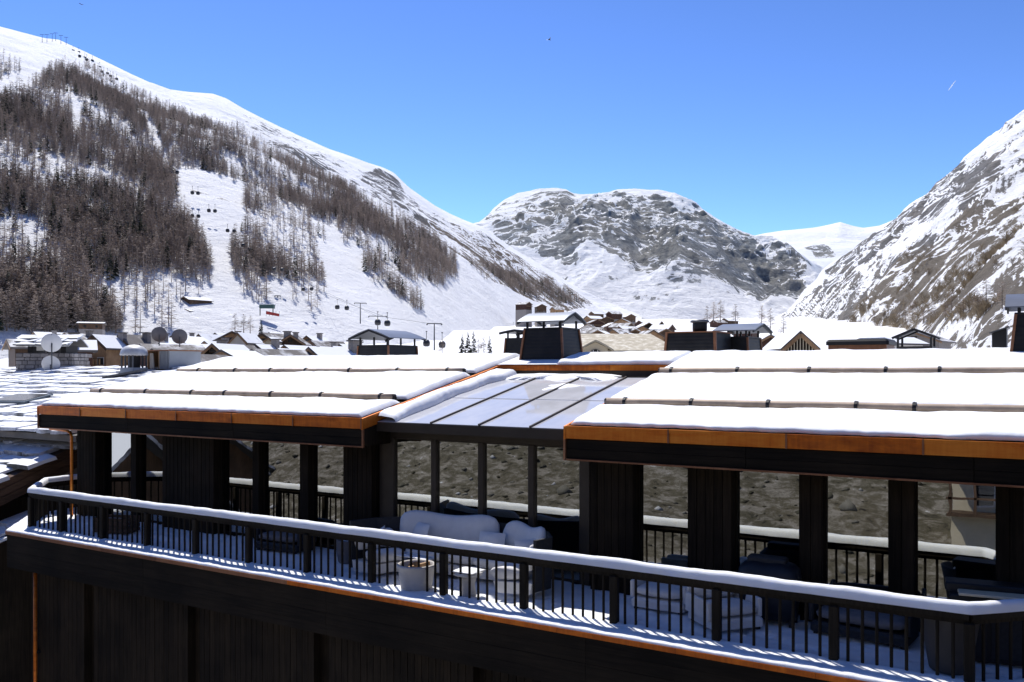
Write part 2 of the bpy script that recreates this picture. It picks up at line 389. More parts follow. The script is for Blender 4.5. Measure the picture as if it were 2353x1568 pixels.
bw = region(LL, [([(980,500),(1110,545),(1250,625),(1400,712),(1230,712),(1090,640),(1000,570)], 0.9), ([(400,380),(540,430),(560,470),(520,480),(430,440)], 0.8)], 8)
LL.build('mountain', MT['mtL'], rk, bw, (0.55, -0.83, 0.25))

# rocky dome at the head of the valley
skyC = [(900,640),(1000,600),(1060,555),(1110,512),(1130,490),(1160,465),(1190,446),(1240,434),(1285,433),(1302,436),(1318,446),(1350,447),(1390,448),(1430,441),(1470,437),(1510,438),(1550,449),(1590,470),(1640,503),(1700,532),(1760,562),(1810,588),(1850,606),(1900,640),(1960,680),(2050,730)]
baseC = [(900,740),(1400,735),(1700,742),(2050,748)]
LC = Layer(np.linspace(900, 2050, 330), skyC, baseC, [(900,2500),(1500,2300),(2050,2500)], [(900,4000),(1500,4300),(2050,4300)], 220, 0.20, 52, 330, 0.16, seed=11, ridged=0.6, pers=0.6, gully=(360, .85, .35, 95), fade=2.9)
rk = region(LC, [([(1110,520),(1160,470),(1240,440),(1300,440),(1330,450),(1350,500),(1330,560),(1260,600),(1180,580),(1120,540)], 0.50),
                 ([(1250,445),(1300,440),(1330,500),(1290,500)], 0.62),
                 ([(1330,470),(1480,455),(1600,490),(1700,545),(1760,590),(1860,640),(1850,700),(1750,690),(1640,670),(1530,650),(1450,620),(1350,590),(1280,600),(1200,570),(1300,520)], 0.50),
                 ([(1440,520),(1560,500),(1700,560),(1760,620),(1840,650),(1840,690),(1700,670),(1540,640),(1450,590)], 0.62),
                 ([(1500,460),(1600,480),(1640,520),(1560,500)], 0.25),
                 ([(1280,590),(1320,600),(1330,620),(1290,615)], 0.46),
                 ([(1380,640),(1480,660),(1520,720),(1420,710)], 0.34)], 3)
rk = np.maximum(rk, 0.245+0.12*fbm(LC.P[...,0]/500, LC.P[...,2]/400, 3, 9))
rk = rk+0.09*fbm(LC.P[...,0]/420+3, LC.P[...,2]/300, 3, 19)
LC.build('mountain', MT['mtC'], rk, rk*0, (0.62, -0.25, -1.1))

# far snowfield
LF = Layer(np.linspace(1650, 2150, 90), [(1650,560),(1760,536),(1800,530),(1870,524),(1900,519),(1930,512),(1960,521),(1985,525),(2020,519),(2060,502),(2150,480)],
           [(1650,700),(2150,700)], [(1650,5200),(2150,5200)], [(1650,7500),(2150,7500)], 60, 0.2, 25, 700, 0.2, seed=21)
LF.build('mountain', MT['mtC'], region(LF, [([(1840,570),(1900,560),(1925,590),(1880,590)], 0.6)], 2)+0.12, LF.X*0, (0.8,-0.5,0))

# right mountain
skyR = [(1740,790),(1780,752),(1800,735),(1830,700),(1850,672),(1870,655),(1885,632),(1900,618),(1930,598),(1960,578),(2000,548),(2040,530),(2062,512),(2076,492),(2090,478),(2130,455),(2150,430),(2165,422),(2200,398),(2215,372),(2240,352),(2275,322),(2310,303),(2353,280),(2450,240),(2700,120),(3000,0),(3600,-150)]
baseR = [(1740,800),(1780,762),(1900,790),(2050,805),(2353,815),(2700,820),(3600,830)]
r0R = [(1740,2500),(1780,2350),(1850,1300),(1950,800),(2050,520),(2200,330),(2353,230),(2700,170),(3600,140)]
r1R = [(1740,2600),(1800,2650),(1900,2800),(2060,2600),(2200,2200),(2353,1950),(3000,1500),(3600,1200)]
LR = Layer(np.linspace(1740, 3400, 400), skyR, baseR, r0R, r1R, 250, 0.0, 24, 190, 0.35, seed=33, ridged=0.5, pers=0.58, gully=(210, .47, -.88, 44), fade=2.2)
rk = region(LR, [([(1780,760),(2353,280),(3400,-100),(3400,820),(1780,800)], 0.36),
                 ([(1880,640),(1960,580),(2060,515),(2160,425),(2200,400),(2353,420),(2353,520),(2200,560),(2050,620),(1930,680)], 0.46),
                 ([(2230,350),(2353,290),(2353,330),(2280,400),(2220,420)], 0.24),
                 ([(2150,440),(2230,430),(2260,470),(2180,500)], 0.55),
                 ([(2000,690),(2100,600),(2250,560),(2353,440),(2353,640),(2200,690),(2100,760),(1900,765)], 0.38),
                 ([(2060,700),(2160,640),(2353,560),(2353,660),(2230,720)], 0.42),
                 ([(1980,660),(2100,590),(2353,440),(2353,420),(2100,560),(1960,650)], 0.24),
                 ([(2150,770),(2353,700),(2353,800),(2150,800)], 0.26)], 4)
bw = region(LR, [([(1900,790),(2050,640),(2353,430),(3400,100),(3400,820),(1900,820)], 0.75)], 14)
rk = rk+0.13*fbm((LR.P[...,0]*.47-LR.P[...,1]*.88)/150, LR.P[...,2]/420, 3, 29)
LR.build('mountain', MT['mtR'], rk, bw, (0.47, -0.88, 0.0))

# valley floor, one sheet all round
def ground_z(x, y):
    r = np.hypot(x, y); ang = np.degrees(np.arctan2(x*CT+y*ST, -x*ST+y*CT))       # 0 = along the view
    zf = np.interp(r, [0,60,150,350,700,2000,2600,9000,20000], [-13,-13,-7,8,36,120,150,420,600])
    # bank behind the camera
    zb = np.interp(r, [0,14,24,60,120,260,700,2000], [-13,-12,-8.5,1.5,16,60,200,520])
    w = np.clip((np.abs(ang)-70)/35, 0, 1); w = w*w*(3-2*w)
    z = zf*(1-w)+zb*w
    return z+fbm(x/30, y/30, 4, 55)*np.clip((r-25)/120, 0, 1)*4*(1+2*w)+fbm(x/5, y/5, 4, 56)*w*0.7*np.clip((r-15)/10, 0, 1)
ra = np.concatenate([np.linspace(2, 60, 40), np.geomspace(63, 15000, 110)]); aa = np.linspace(0, 2*np.pi, 361)
RA, AA = np.meshgrid(ra, aa, indexing='ij'); GX, GY = RA*np.cos(AA), RA*np.sin(AA); GZ = ground_z(GX, GY)
ang = np.degrees(np.arctan2(GX*CT+GY*ST, -GX*ST+GY*CT)); bare = np.clip((np.abs(ang)-58)/14, 0, 1)
M = Mat('ground').set((0.86,0.87,0.89), 0.8, 0, 0.15)
n1 = M.noise(M.wcoord((0.11,0.11,0.11)), 1.0, 6, 0.65, 0.6); n2 = M.noise(M.wcoord((0.8,0.8,2.2)), 1.0, 9, 0.78, 0.3)
dirt = M.mix(n1, (0.035,0.035,0.02), (0.12,0.10,0.07)); dirt = M.mix(M.smooth(n2, 0.46, 0.6), dirt, (0.20,0.18,0.155)); dirt = M.mix(M.smooth(n2, 0.36, 0.44), (0.015,0.013,0.01), dirt); dirt = M.mix(M.smooth(n2, 0.64, 0.67), dirt, (0.6,0.61,0.63))
fr = M.math('MULTIPLY', M.attr('bare'), M.smooth(n1, 0.2, 0.32)); M.col(M.mix(fr, (0.86,0.87,0.89), dirt)); M.bump(n2, 0.4, 0.3)
MT['ground'] = M.m
go = link('ground', np_mesh('ground', np.stack([GX, GY, GZ], -1).reshape(-1,3), grid_faces(len(ra), len(aa))[:, ::-1], MT['ground'], True, {'bare': bare.ravel()})); go['kind'] = 'structure'
def gz(x, y): return float(ground_z(np.array([x]), np.array([y]))[0])

# ------------------------------------------------------------------ trees
def m_tree(name, a, b, src):
    M = Mat(name).set(a, 0.85, 0, 0.1)
    f = M.attr('tint') if src == 'attr' else M.rnd()
    n = M.noise(M.wcoord((0.5,0.5,0.5)), 1.0, 3)
    M.col(M.mix(M.math('MULTIPLY_ADD', n, 0.4, M.math('MULTIPLY', f, 0.75)), a, b)); return M.m
MT['larch'] = m_tree('larch_twigs', (0.215,0.180,0.156), (0.47,0.395,0.335), 'rnd')
MT['larch_far'] = m_tree('larch_far', (0.215,0.180,0.156), (0.47,0.395,0.335), 'attr')
MT['bark'] = m_plain('bark', (0.15,0.12,0.10), 0.9, 0, 0.3, 2.0, 0)
MT['fir'] = m_tree('fir_needles', (0.030,0.042,0.036), (0.085,0.095,0.065), 'rnd')
MT['fir_far'] = m_tree('fir_far', (0.030,0.042,0.036), (0.085,0.095,0.065), 'attr')
MT['shrub'] = m_tree('shrub_twigs', (0.15,0.115,0.08), (0.36,0.29,0.19), 'rnd')
MT['shrub_far'] = m_tree('shrub_far', (0.15,0.115,0.08), (0.36,0.29,0.19), 'attr')

def tri_blades(n, rng, kind):
    V = []; Fc = []
    for i in range(n):
        if kind == 'larch':
            h = 0.10+0.89*rng.random()**0.85; L = (0.03+0.17*(1-h)**0.75)*(0.6+0.6*rng.random())*min(1, (h-0.02)/0.16); dz = -L*(0.05+0.25*rng.random())+0.02; w = 0.0085+0.007*rng.random()
        elif kind == 'fir':
            h = 0.06+0.93*(i/n); L = (0.02+0.21*(1-h)**0.9)*(0.75+0.4*rng.random()); dz = -L*(0.25+0.25*rng.random()); w = 0.05*(1-h)+0.022
        else:
            h = 0.05+0.5*rng.random(); L = 0.12+0.42*rng.random(); dz = 0.15+0.5*rng.random(); w = 0.014
        a = rng.random()*2*math.pi; ca, sa = math.cos(a), math.sin(a); o = len(V); k = rng.random()-0.5
        p = np.array([0, 0, h]); e = np.array([ca*L, sa*L, h+dz]); m = (p+e)/2+np.array([0, 0, L*0.06])
        sd = np.array([-sa, ca, k*1.2])*w
        V += [p, m+sd, e, m-sd]; Fc += [(o, o+1, o+2), (o, o+2, o+3)]
        if kind != 'fir':
            for q in range(2):
                f = 0.45+0.5*rng.random(); b = p+(e-p)*f; o = len(V); b2 = a+(1 if q else -1)*(0.5+0.6*rng.random()); l2 = L*0.45
                e2 = b+np.array([math.cos(b2)*l2, math.sin(b2)*l2, (rng.random()-0.6)*l2*0.7]); s2 = np.array([0, 0, w*0.55])
                V += [b-s2, b+s2, e2]; Fc += [(o, o+1, o+2)]
    return np.array(V), np.array(Fc)
def trunk_mesh(n=5, h=0.96, r=0.014):
    V = []; Fc = []
    for q, (z, k) in enumerate(((-0.05,1.25),(0.3,0.85),(h,0.12))):
        for i in range(n): t = 2*math.pi*i/n; V.append((r*k*math.cos(t), r*k*math.sin(t), z))
    for q in range(2):
        for i in range(n):
            j = (i+1) % n; Fc += [(q*n+i, q*n+j, q*n+n+j), (q*n+i, q*n+n+j, q*n+n+i)]
    return np.array(V), np.array(Fc)
PROTO = {}
for kind, cnt, far in (('larch', 95, 38), ('fir', 90, 40), ('shrub', 60, 26)):
    TV, TF = trunk_mesh(5, 0.96 if kind != 'shrub' else 0.3, 0.013 if kind != 'shrub' else 0.02)
    near = []; fars = []
    for q in range(5):
        rng = random.Random(100+q+cnt)
        V, Fc = tri_blades(cnt, rng, kind)
        near.append((np_mesh(kind+'_trunk', TV, TF, MT['bark']), np_mesh(kind+'_crown', V, Fc, MT[kind])))
        rng = random.Random(300+q+cnt); V, Fc = tri_blades(far, rng, kind)
        V[:, :2] *= 1.05
        T4, F4 = trunk_mesh(3, 0.96 if kind != 'shrub' else 0.3, 0.014)
        fars.append((np.vstack([V, T4]), np.vstack([Fc, F4+len(V)])))
    PROTO[kind] = (near, fars)
def put_tree(name, kind, p, h, label, group, wide=1.0):
    near = PROTO[kind][0][random.randrange(5)]
    t = thing(name, label, 'tree' if kind != 'shrub' else 'shrub', (p[0], p[1], p[2]-0.1), random.random()*6.28, group)
    t.scale = (h*wide, h*wide, h)
    link('trunk', near[0], t); link('crown', near[1], t); return t
def forest_mesh(name, kind, P, Hh, label, cat, wide=1.0):
    VV = []; FF = []; TT = []; o = 0; fars = PROTO[kind][1]
    for p, h in zip(P, Hh):
        V, Fc = fars[random.randrange(5)]; a = random.random()*6.28; c, s = math.cos(a)*h*wide, math.sin(a)*h*wide
        W2 = np.empty_like(V); W2[:,0] = V[:,0]*c-V[:,1]*s+p[0]; W2[:,1] = V[:,0]*s+V[:,1]*c+p[1]; W2[:,2] = V[:,2]*h+p[2]-0.2
        VV.append(W2); FF.append(Fc+o); TT.append(np.full(len(V), random.random())); o += len(V)
    o = link(name, np_mesh(name, np.vstack(VV), np.vstack(FF), MT[kind+'_far'], False, {'tint': np.concatenate(TT)}))
    return tag(o, label, cat, None, 'stuff')

FOREST = [[(-700,150),(-300,120),(-100,200),(0,235),(60,225),(85,200),(140,160),(165,158),(205,160),(255,185),(300,205),(345,226),(385,240),(430,266),(480,282),(540,302),(600,330),(680,372),(760,410),(800,440),(850,478),(905,500),(960,540),(1010,575),(1046,602),(1052,648),(1010,660),(945,645),(900,612),(855,585),(800,562),(745,552),(738,600),(748,650),(745,722),(690,722),(640,690),(560,716),(500,712),(400,700),(395,765),(0,772),(-700,790)],
          [(-30,150),(25,150),(46,165),(44,190),(0,196),(-30,196)], [(832,598),(880,596),(895,640),(945,690),(930,700),(870,660),(838,640)],
          [(935,690),(970,700),(972,716),(940,712)], [(1060,610),(1200,640),(1290,668),(1340,705),(1230,690),(1130,660)]]
HOLES = [[(398,392),(425,376),(470,392),(560,425),(562,470),(548,520),(536,560),(530,600),(542,660),(556,716),(498,716),(490,640),(472,580),(448,530),(425,490),(408,440)],
         [(536,584),(566,606),(600,640),(640,680),(680,722),(596,722),(612,692),(585,648),(550,610)], [(300,236),(322,250),(352,300),(392,372),(400,392),(380,388),(345,315),(312,262)],
         [(548,420),(600,430),(680,470),(760,520),(800,556),(740,552),(690,520),(600,480)], [(0,172),(100,190),(90,205),(55,222),(0,232)],
         [(395,700),(470,690),(470,720),(390,764)], [(150,200),(175,230),(190,300),(170,310),(150,250)]]
N = 190000
sx = RNG.uniform(-160, 1400, N); stt = RNG.random(N)
Rr = ip(sx, r0L)+(ip(sx, r1L)-ip(sx, r0L))*stt
keep = RNG.random(N) < (np.maximum(Rr, 1500)/2600)*(ip(sx, r1L)-ip(sx, r0L))/1500
sx, stt, Rr = sx[keep], stt[keep], Rr[keep]
sy = LL.ypx(sx, stt)
ok = np.zeros(len(sx), bool); dens = np.ones(len(sx))
for k, p in enumerate(FOREST): ok |= in_poly(sx, sy, p)
jx = sx+fbm(sx/18, sy/18, 2, 71)*10; jy = sy+fbm(sx/18, sy/18, 2, 72)*8
for k, p in enumerate(HOLES):
    ins = in_poly(jx, jy, p); dens[ins] *= (0.0 if k in (0, 1) else (0.45 if k == 3 else 0.07))
P3 = LL.pos(sx, stt)
cl = fbm(P3[:,0]/70, P3[:,1]/70, 3, 44); dens *= np.clip(0.40+cl*1.3+0.5*fbm(P3[:,0]/22, P3[:,1]/22, 2, 46), 0.06, 0.9)
ok &= RNG.random(len(sx)) < dens
P3, Rr, sx, sy = P3[ok], Rr[ok], sx[ok], sy[ok]
hh = RNG.uniform(8.0, 15.5, len(P3))*np.interp(Rr, [300,700,1500,2500], [1.05,1.0,1.0,0.9])
isfir = RNG.random(len(P3)) < np.where(sx < 330, 0.07+0.16*(fbm(P3[:,0]/120, P3[:,1]/120, 2, 88) > 0.25), 0.05)
print('left forest trees', len(P3))
order = np.argsort(Rr)
vis = (sx > -20)
lar = [i for i in order if vis[i] and not isfir[i]]; fir = [i for i in order if vis[i] and isfir[i]]
for i in lar[:300]: put_tree('larch_tree', 'larch', P3[i], hh[i], 'bare grey-brown larch in the wood at the foot of the left slope', 'larches at the foot of the left slope', 1.15)
forest_mesh('larch_forest', 'larch', P3[lar[300:]], hh[lar[300:]], 'grey-brown mass of bare larches covering the left mountain slope', 'forest', 1.25)
for i in fir[:120]: put_tree('fir_tree', 'fir', P3[i], hh[i], 'dark evergreen fir among the bare larches on the left slope', 'firs on the left slope', 0.95)
forest_mesh('fir_forest', 'fir', P3[fir[120:]], hh[fir[120:]], 'scattered dark firs high in the larch wood on the left mountain', 'forest')

# right slope: bare scrub and trees
BUSH = [([(1900,775),(1960,740),(2040,690),(2100,640),(2200,600),(2240,640),(2180,700),(2100,745),(2050,770)], 0.9), ([(2120,720),(2240,690),(2300,700),(2250,735),(2150,745)], 1.0),
        ([(2180,600),(2300,520),(2353,440),(2353,590),(2260,640),(2200,660)], 0.75), ([(2353,440),(2700,250),(2700,600),(2353,600)], 0.5), ([(2060,640),(2160,560),(2200,560),(2100,650)], 0.35)]
N = 42000
sx = RNG.uniform(1880, 2500, N); stt = RNG.random(N)**1.2; Rr = ip(sx, r0R)+(ip(sx, r1R)-ip(sx, r0R))*stt
sy = LR.ypx(sx, stt); dens = np.zeros(N)
for p, v in BUSH: dens = np.maximum(dens, in_poly(sx, sy, p)*v)
P3 = LR.pos(sx, stt); dens *= np.clip(0.4+fbm(P3[:,0]/45, P3[:,1]/45, 3, 14)*1.6, 0.03, 1)*np.clip(Rr/1500, 0.1, 1)
ok = RNG.random(N) < dens; P3, Rr = P3[ok], Rr[ok]; hh = RNG.uniform(3.0, 8.0, len(P3))
print('right scrub', len(P3)); order = np.argsort(Rr)
for i in order[:160]: put_tree('bare_shrub', 'shrub', P3[i], hh[i], 'brown leafless shrub on the lower right slope', 'shrubs on the lower right slope')
forest_mesh('hillside_scrub', 'shrub', P3[order[160:]], hh[order[160:]], 'brown leafless scrub climbing the right mountain slope', 'scrub')
LT = [(2010,745),(2030,740),(2062,735),(2085,742),(2100,735),(2120,744),(2145,738),(2170,735),(2190,730),(2215,728),(1990,752),(2245,722),(2270,715),(2300,712)]
for x, y in LT:
    put_tree('bare_tree', 'larch', LR.spot(x+random.uniform(-5,5), y), random.uniform(9, 14), 'tall thin leafless tree at the foot of the right mountain', 'bare trees under the right mountain', 1.6)

# ------------------------------------------------------------------ penthouse in the foreground
B = thing('penthouse_building', 'black timber penthouse with copper-edged snowy roofs and glazed middle bay', 'building', (-13, 15.5, 0))
BI = Matrix.Translation((13, -15.5, 0))
def bpart(mb, name, mat, parent=None, smooth=False, label=None):
    o = mb.build(name, mat, None, smooth); o.parent = parent or B
    o.matrix_parent_inverse = Matrix.Identity(4)
    if (parent or B) is B: o.location = (13, -15.5, 0)      # children share world coordinates
    if label: o['label'] = label
    return o
MT['guard'] = m_plain('weathered_tube', (0.40,0.31,0.23), 0.6, 0.1, 0.3, 3.0, 0.05)
VC, VG = 15.45, 15.68            # column fronts, glass plane
ZS = 2.66                        # soffit
# columns clad in upright boards
cols = [(178,237),(374,508),(790,870),(1357,1466),(1582,1690),(1838,1895),(2043,2105),(2290,2352)]
for l, r in cols:
    u0, u1 = U(l, VC), U(r, VG); u1 = max(u1, u0+0.25)
    co = bpart(MB().box((u0+0.02, VC+0.035, -0.05), (u1-0.03, VG+0.12, ZS+0.1)), 'column', MT['black_wood'])
    n = max(2, round((u1-u0)/0.155)); w = (u1-u0)/n
    for k in range(n):
        j = random.uniform(0, 0.008); z0 = -0.04
        bpart(MB().bbox((u0+k*w+0.004, VC-0.012-j, z0), (u0+(k+1)*w-0.004, VC+0.034, ZS+0.08), 0.006), 'plank', MT['black_wood'], co)
    for k in range(2):
        bpart(MB().bbox((u1-0.029, VC+0.04+k*0.12, -0.04), (u1-random.uniform(0,0.006), VC+0.04+k*0.12+0.112, ZS+0.08), 0.006), 'plank', MT['black_wood'], co)
for l, r in [(301,323),(581,605),(690,718)]:
    u0, u1 = U(l, VC+0.08), U(r, VG)
    bpart(MB().bbox((u0, VC+0.08, -0.04), (u1, VG+0.1, ZS+0.08), 0.01), 'mullion', MT['black_wood'])
# window panes with slim frames
wins = [(237,301),(323,374),(508,581),(605,690),(718,790),(1466,1582),(1690,1838),(1895,2043),(2105,2290)]
def window(u0, u1, z0, z1, v, fm, fw=0.035, name='window'):
    f = MB()
    f.box((u0, v-0.03, z0), (u0+fw, v+0.04, z1)); f.box((u1-fw, v-0.03, z0), (u1, v+0.04, z1))
    f.box((u0+fw, v-0.03, z0), (u1-fw, v+0.04, z0+fw*1.8)); f.box((u0+fw, v-0.03, z1-fw), (u1-fw, v+0.04, z1))
    wo = bpart(f, name, fm)
    bpart(MB().box((u0+fw, v-0.006, z0+fw*1.8), (u1-fw, v+0.006, z1-fw)), 'pane', MT['glass'], wo)
for l, r in wins:
    window(U(l, VG)-0.01, U(r, VG)+0.02, 0.03, ZS+0.05, VG+0.03, MT['black_wood'])
window(0.3, 2.2, 0.03, ZS+0.05, VG+0.03, MT['black_wood'])
# glazed middle bay
uL, uR = U(870, VG), U(1357, VG)
gp = [(905,990),(1002,1098),(1111,1213),(1227,1331)]
for l, r in gp: window(U(l, VG)-0.012, U(r, VG)+0.012, 0.05, 2.78, VG+0.06, MT['bronze'], 0.02, 'tall_window')
for l, r in [(872,905),(990,1002),(1098,1111),(1213,1227),(1331,1356)]:
    bpart(MB().bbox((U(l, VG-0.02), VG-0.03, 0.0), (U(r, VG-0.02)-0.005, VG+0.1, 2.79), 0.012), 'mullion', MT['bronze'])
bpart(MB().box((uL-0.05, VG-0.02, 2.79), (uR+0.1, VG+0.15, 3.0)), 'header_beam', MT['bronze'])
bpart(MB().bbox((uL-0.05, 15.16, 2.97), (uR+0.1, 15.72, 3.19), 0.02), 'gutter_beam', MT['bronze'])
# dark rooms behind the glass
it = MB()
def quad(mb, *p): mb.add(p, [tuple(range(len(p)))])
for (a, b) in ((-24.5, uL), (uL, uR), (uR, 2.4)):
    it.box((a, 19.6, -0.1), (b, 19.7, 3.6)); it.box((a, VG+0.2, -0.12), (b, 19.6, -0.1))
    it.box((a-0.04, VG+0.2, -0.1), (a+0.04, 19.6, 2.7))
it.box((-24.5, VG+0.16, 2.78), (uL, 19.6, 2.8)); it.box((uR, VG+0.16, 2.78), (2.4, 19.6, 2.8))
bpart(it, 'room_shell', MT['interior'])
fm = MB()
for x in (-22.4,-19.8,-17.3,-14.9,-6.2,-3.6,-1.2): fm.bbox((x, 17.2, -0.1), (x+0.9, 18.0, 0.7), 0.08)
bpart(fm, 'room_furniture', m_plain('room_fabric', (0.16,0.14,0.12), 0.9))
for (a, b) in ((-24.1,-23.7),(-20.9,-20.5),(-15.2,-14.7),(-7.2,-6.8),(-2.9,-2.5)):
    cu = MB(); n = 24
    P = np.zeros((n, 2, 3))
    for i in range(n):
        P[i,:,0] = a+(b-a)*i/(n-1); P[i,:,1] = VG+0.3+0.035*math.sin(i*1.7); P[i,0,2] = 0; P[i,1,2] = 2.65
    cu.grid(P); bpart(cu, 'curtain', m_plain('curtain_linen', (0.22,0.21,0.19), 0.9), None, True)

# roofs
VE, ZE, SL = 14.70, 3.289, 0.211
VB, VRG = 20.3, 21.55
def zr(v): return ZE+SL*(v-VE) if v <= VRG else ZE+SL*(VRG-VE)-SL*(v-VRG)
def roof(u0, u1, name):
    rf = MB()
    z2, z1 = ZE, 2.66
    rf.add([(u0+.05,VE+.05,ZE-.03),(u1-.05,VE+.05,ZE-.03),(u1-.05,VRG,zr(VRG)-.03),(u0+.05,VRG,zr(VRG)-.03),
            (u0+.05,VE+.05,z1),(u1-.05,VE+.05,z1),(u1-.05,VG,z1),(u0+.05,VG,z1),(u1-.05,VRG,zr(VRG)-.5),(u0+.05,VRG,zr(VRG)-.5),
            (u1-.05,28,zr(28)-.03),(u0+.05,28,zr(28)-.03),(u1-.05,28,zr(28)-.4),(u0+.05,28,zr(28)-.4)],
           [(0,1,2,3),(4,5,1,0),(4,7,6,5),(7,9,8,6),(5,6,8,2,1),(0,3,9,7,4),(3,2,10,11),(9,13,12,8),(2,8,12,10),(3,11,13,9),(11,10,12,13)])
    R = bpart(rf, 'roof_deck', MT['black_wood_x'])
    # black fascia boards below the copper
    n = max(1, round((u1-u0)/4.0)); w = (u1-u0)/n
    for k in range(n):
        for q in range(2):
            zz = 2.665+q*0.19
            bpart(MB().bbox((u0+k*w+.004, VE+0.012-0.004*q, zz), (u0+(k+1)*w-.004, VE+0.05, zz+0.186), 0.005), 'fascia_board', MT['black_wood_x'], R)
    ns = max(2, round((u1-u0)/2.05)); w = (u1-u0)/ns
    for k in range(ns):
        a, b = u0+k*w+.003, u0+(k+1)*w-.003
        s = MB(); j = random.uniform(-0.004, 0.004)
        s.box((a, VE-0.03+j, 3.05), (b, VE+0.05, 3.222)); s.box((a, VE-0.045+j, 3.224), (b, VE+0.08, ZE))
        bpart(s, 'copper_sheet', MT['copper'], R)
        bpart(MB().box((b-0.012, VE-0.05, 3.046), (b+0.018, VE-0.028, ZE+0.002)), 'seam', MT['copper_dull'], R)
        bpart(MB().box((a, VE-0.02, 2.632), (b, VE+0.055, 2.662)), 'drip_edge', MT['copper_dull'], R)
    # sides: copper following the slope, black below
    for side, u in ((-1, u0), (1, u1)):
        vs = np.linspace(VE-0.045, 28 if side < 0 and u0 < -20 else VB+0.1, 4)
        for a, b in zip(vs[:-1], vs[1:]):
            a2, b2 = a+.004, b-.004; o = 0.045*side
            x0, x1 = (u, u+o) if side > 0 else (u+o, u)
            bpart(MB().hexa([(x0,a2,zr(a2)-.25),(x1,a2,zr(a2)-.25),(x1,b2,zr(b2)-.25),(x0,b2,zr(b2)-.25),(x0,a2,zr(a2)),(x1,a2,zr(a2)),(x1,b2,zr(b2)),(x0,b2,zr(b2))]), 'copper_sheet', MT['copper'], R)
        ub = (u-0.02, u+0.02)
        bpart(MB().hexa([(ub[0],VE+.02,2.665),(ub[1],VE+.02,2.665),(ub[1],VG,2.665),(ub[0],VG,2.665),(ub[0],VE+.02,zr(VE)-.26),(ub[1],VE+.02,zr(VE)-.26),(ub[1],VG,zr(VG)-.26),(ub[0],VG,zr(VG)-.26)]), 'side_board', MT['black_wood'], R)
        bpart(MB().box((u-0.03+0.03*side, VE-0.022, 2.63), (u+0.03*side+0.012, VE+0.02, 3.05)), 'corner_trim', MT['copper_dull'], R)
    return R
RL = roof(-25.35, -12.82, 'left'); RR = roof(-7.72, 2.6, 'right')
# strip of roof behind the skylight
mr = MB(); a, b = -12.86, -7.68
mr.add([(a,VB+.05,zr(VB)-.02),(b,VB+.05,zr(VB)-.02),(b,VRG,zr(VRG)-.03),(a,VRG,zr(VRG)-.03),(b,28,zr(28)-.03),(a,28,zr(28)-.03),(a,VB+.05,3.9),(b,VB+.05,3.9)], [(0,1,2,3),(3,2,4,5),(6,7,1,0)])
RM = bpart(mr, 'roof_deck', MT['black_wood_x'])
for k in range(3):
    w = (b-a)/3
    bpart(MB().box((a+k*w+.003, VB-0.02, zr(VB)-.13), (a+(k+1)*w-.003, VB+0.06, zr(VB)+0.01)), 'copper_sheet', MT['copper'], RM)
bpart(MB().box((a, VB+0.01, 3.95), (b, VB+0.045, zr(VB)-.13)), 'upstand', MT['bronze'], RM)
# skylight
def zs(v): return 3.20+0.203*(v-15.2)
ub = [-12.80,-11.28,-10.03,-8.79,-7.74]; VS1 = 19.95; VM = 17.5
SK = bpart(MB().bar((-12.78, 15.2, zs(15.2)-.06), (-12.78, VS1, zs(VS1)-.06), 0.06, 0.12), 'skylight', MT['bronze'])
bpart(MB().bar((-7.76, 15.2, zs(15.2)-.06), (-7.76, VS1, zs(VS1)-.06), 0.06, 0.12), 'skylight_frame', MT['bronze'], SK)
bpart(MB().bar((-12.8, VS1+.04, zs(VS1)-.04), (-7.74, VS1+.04, zs(VS1)-.04), 0.08, 0.14), 'skylight_frame', MT['bronze'], SK)
for i in range(4):
    for va, vb in ((15.17, VM-.01), (VM+.01, VS1)):
        x0, x1 = ub[i]+.02, ub[i+1]-.02
        bpart(MB().hexa([(x0,va,zs(va)-.012),(x1,va,zs(va)-.012),(x1,vb,zs(vb)-.012),(x0,vb,zs(vb)-.012),(x0,va,zs(va)),(x1,va,zs(va)),(x1,vb,zs(vb)),(x0,vb,zs(vb))]), 'pane', MT['sky_glass'], SK)
    if i: bpart(MB().bar((ub[i], 15.15, zs(15.15)+.012), (ub[i], VS1, zs(VS1)+.012), 0.032, 0.05), 'glazing_bar', MT['bronze'], SK)
bpart(MB().bar((-12.8, VM, zs(VM)+.004), (-7.74, VM, zs(VM)+.004), 0.02, 0.012), 'joint_strip', m_plain('white_seal', (0.7,0.7,0.7), 0.6), SK)
# snow guards: copper tubes on black brackets
def guard(R, u0, u1, v, brk):
    v = v-0.12; z = zr(v)+0.082; n = 14
    pts = [(u0+(u1-u0)*i/n, v, z+random.uniform(-.006,.006)) for i in range(n+1)]
    bpart(MB().tube(pts, 0.078, 12), 'snow_guard_tube', MT['guard'], R, True)
    for x in brk:
        m = MB(); m.lathe([(0.0,0),(0.1,0),(0.1,0.06),(0.0,0.06)], (0,0,0), 12, False)
        m.v = [(x+p[2]-.025, v+p[0], z+p[1]) for p in m.v]; m.box((x-.02, v-.09, z-.14), (x+.02, v+.12, z-.03)); m.bar((x, v-.02, z+.04), (x, v+.0, z+.10), .025, .03)
        bpart(m, 'bracket', MT['cladding'], R)
    for e in (u0, u1):
        if -25 < e < 1: bpart(MB().bbox((e-.03, v-.07, z-.07), (e+.03, v+.07, z+.07), 0.02), 'end_cap', MT['cladding'], R)
def ux(px, v, y): return U(px, v)
G1, G2 = 16.40, 19.35
guard(RL, -25.2, -13.2, G1, [U(p, G1) for p in (243,345,450,526,632,747,883)])
guard(RL, -24.9, -13.2, G2, [U(p, G2) for p in (464,548,629,710,810,920,1035)])
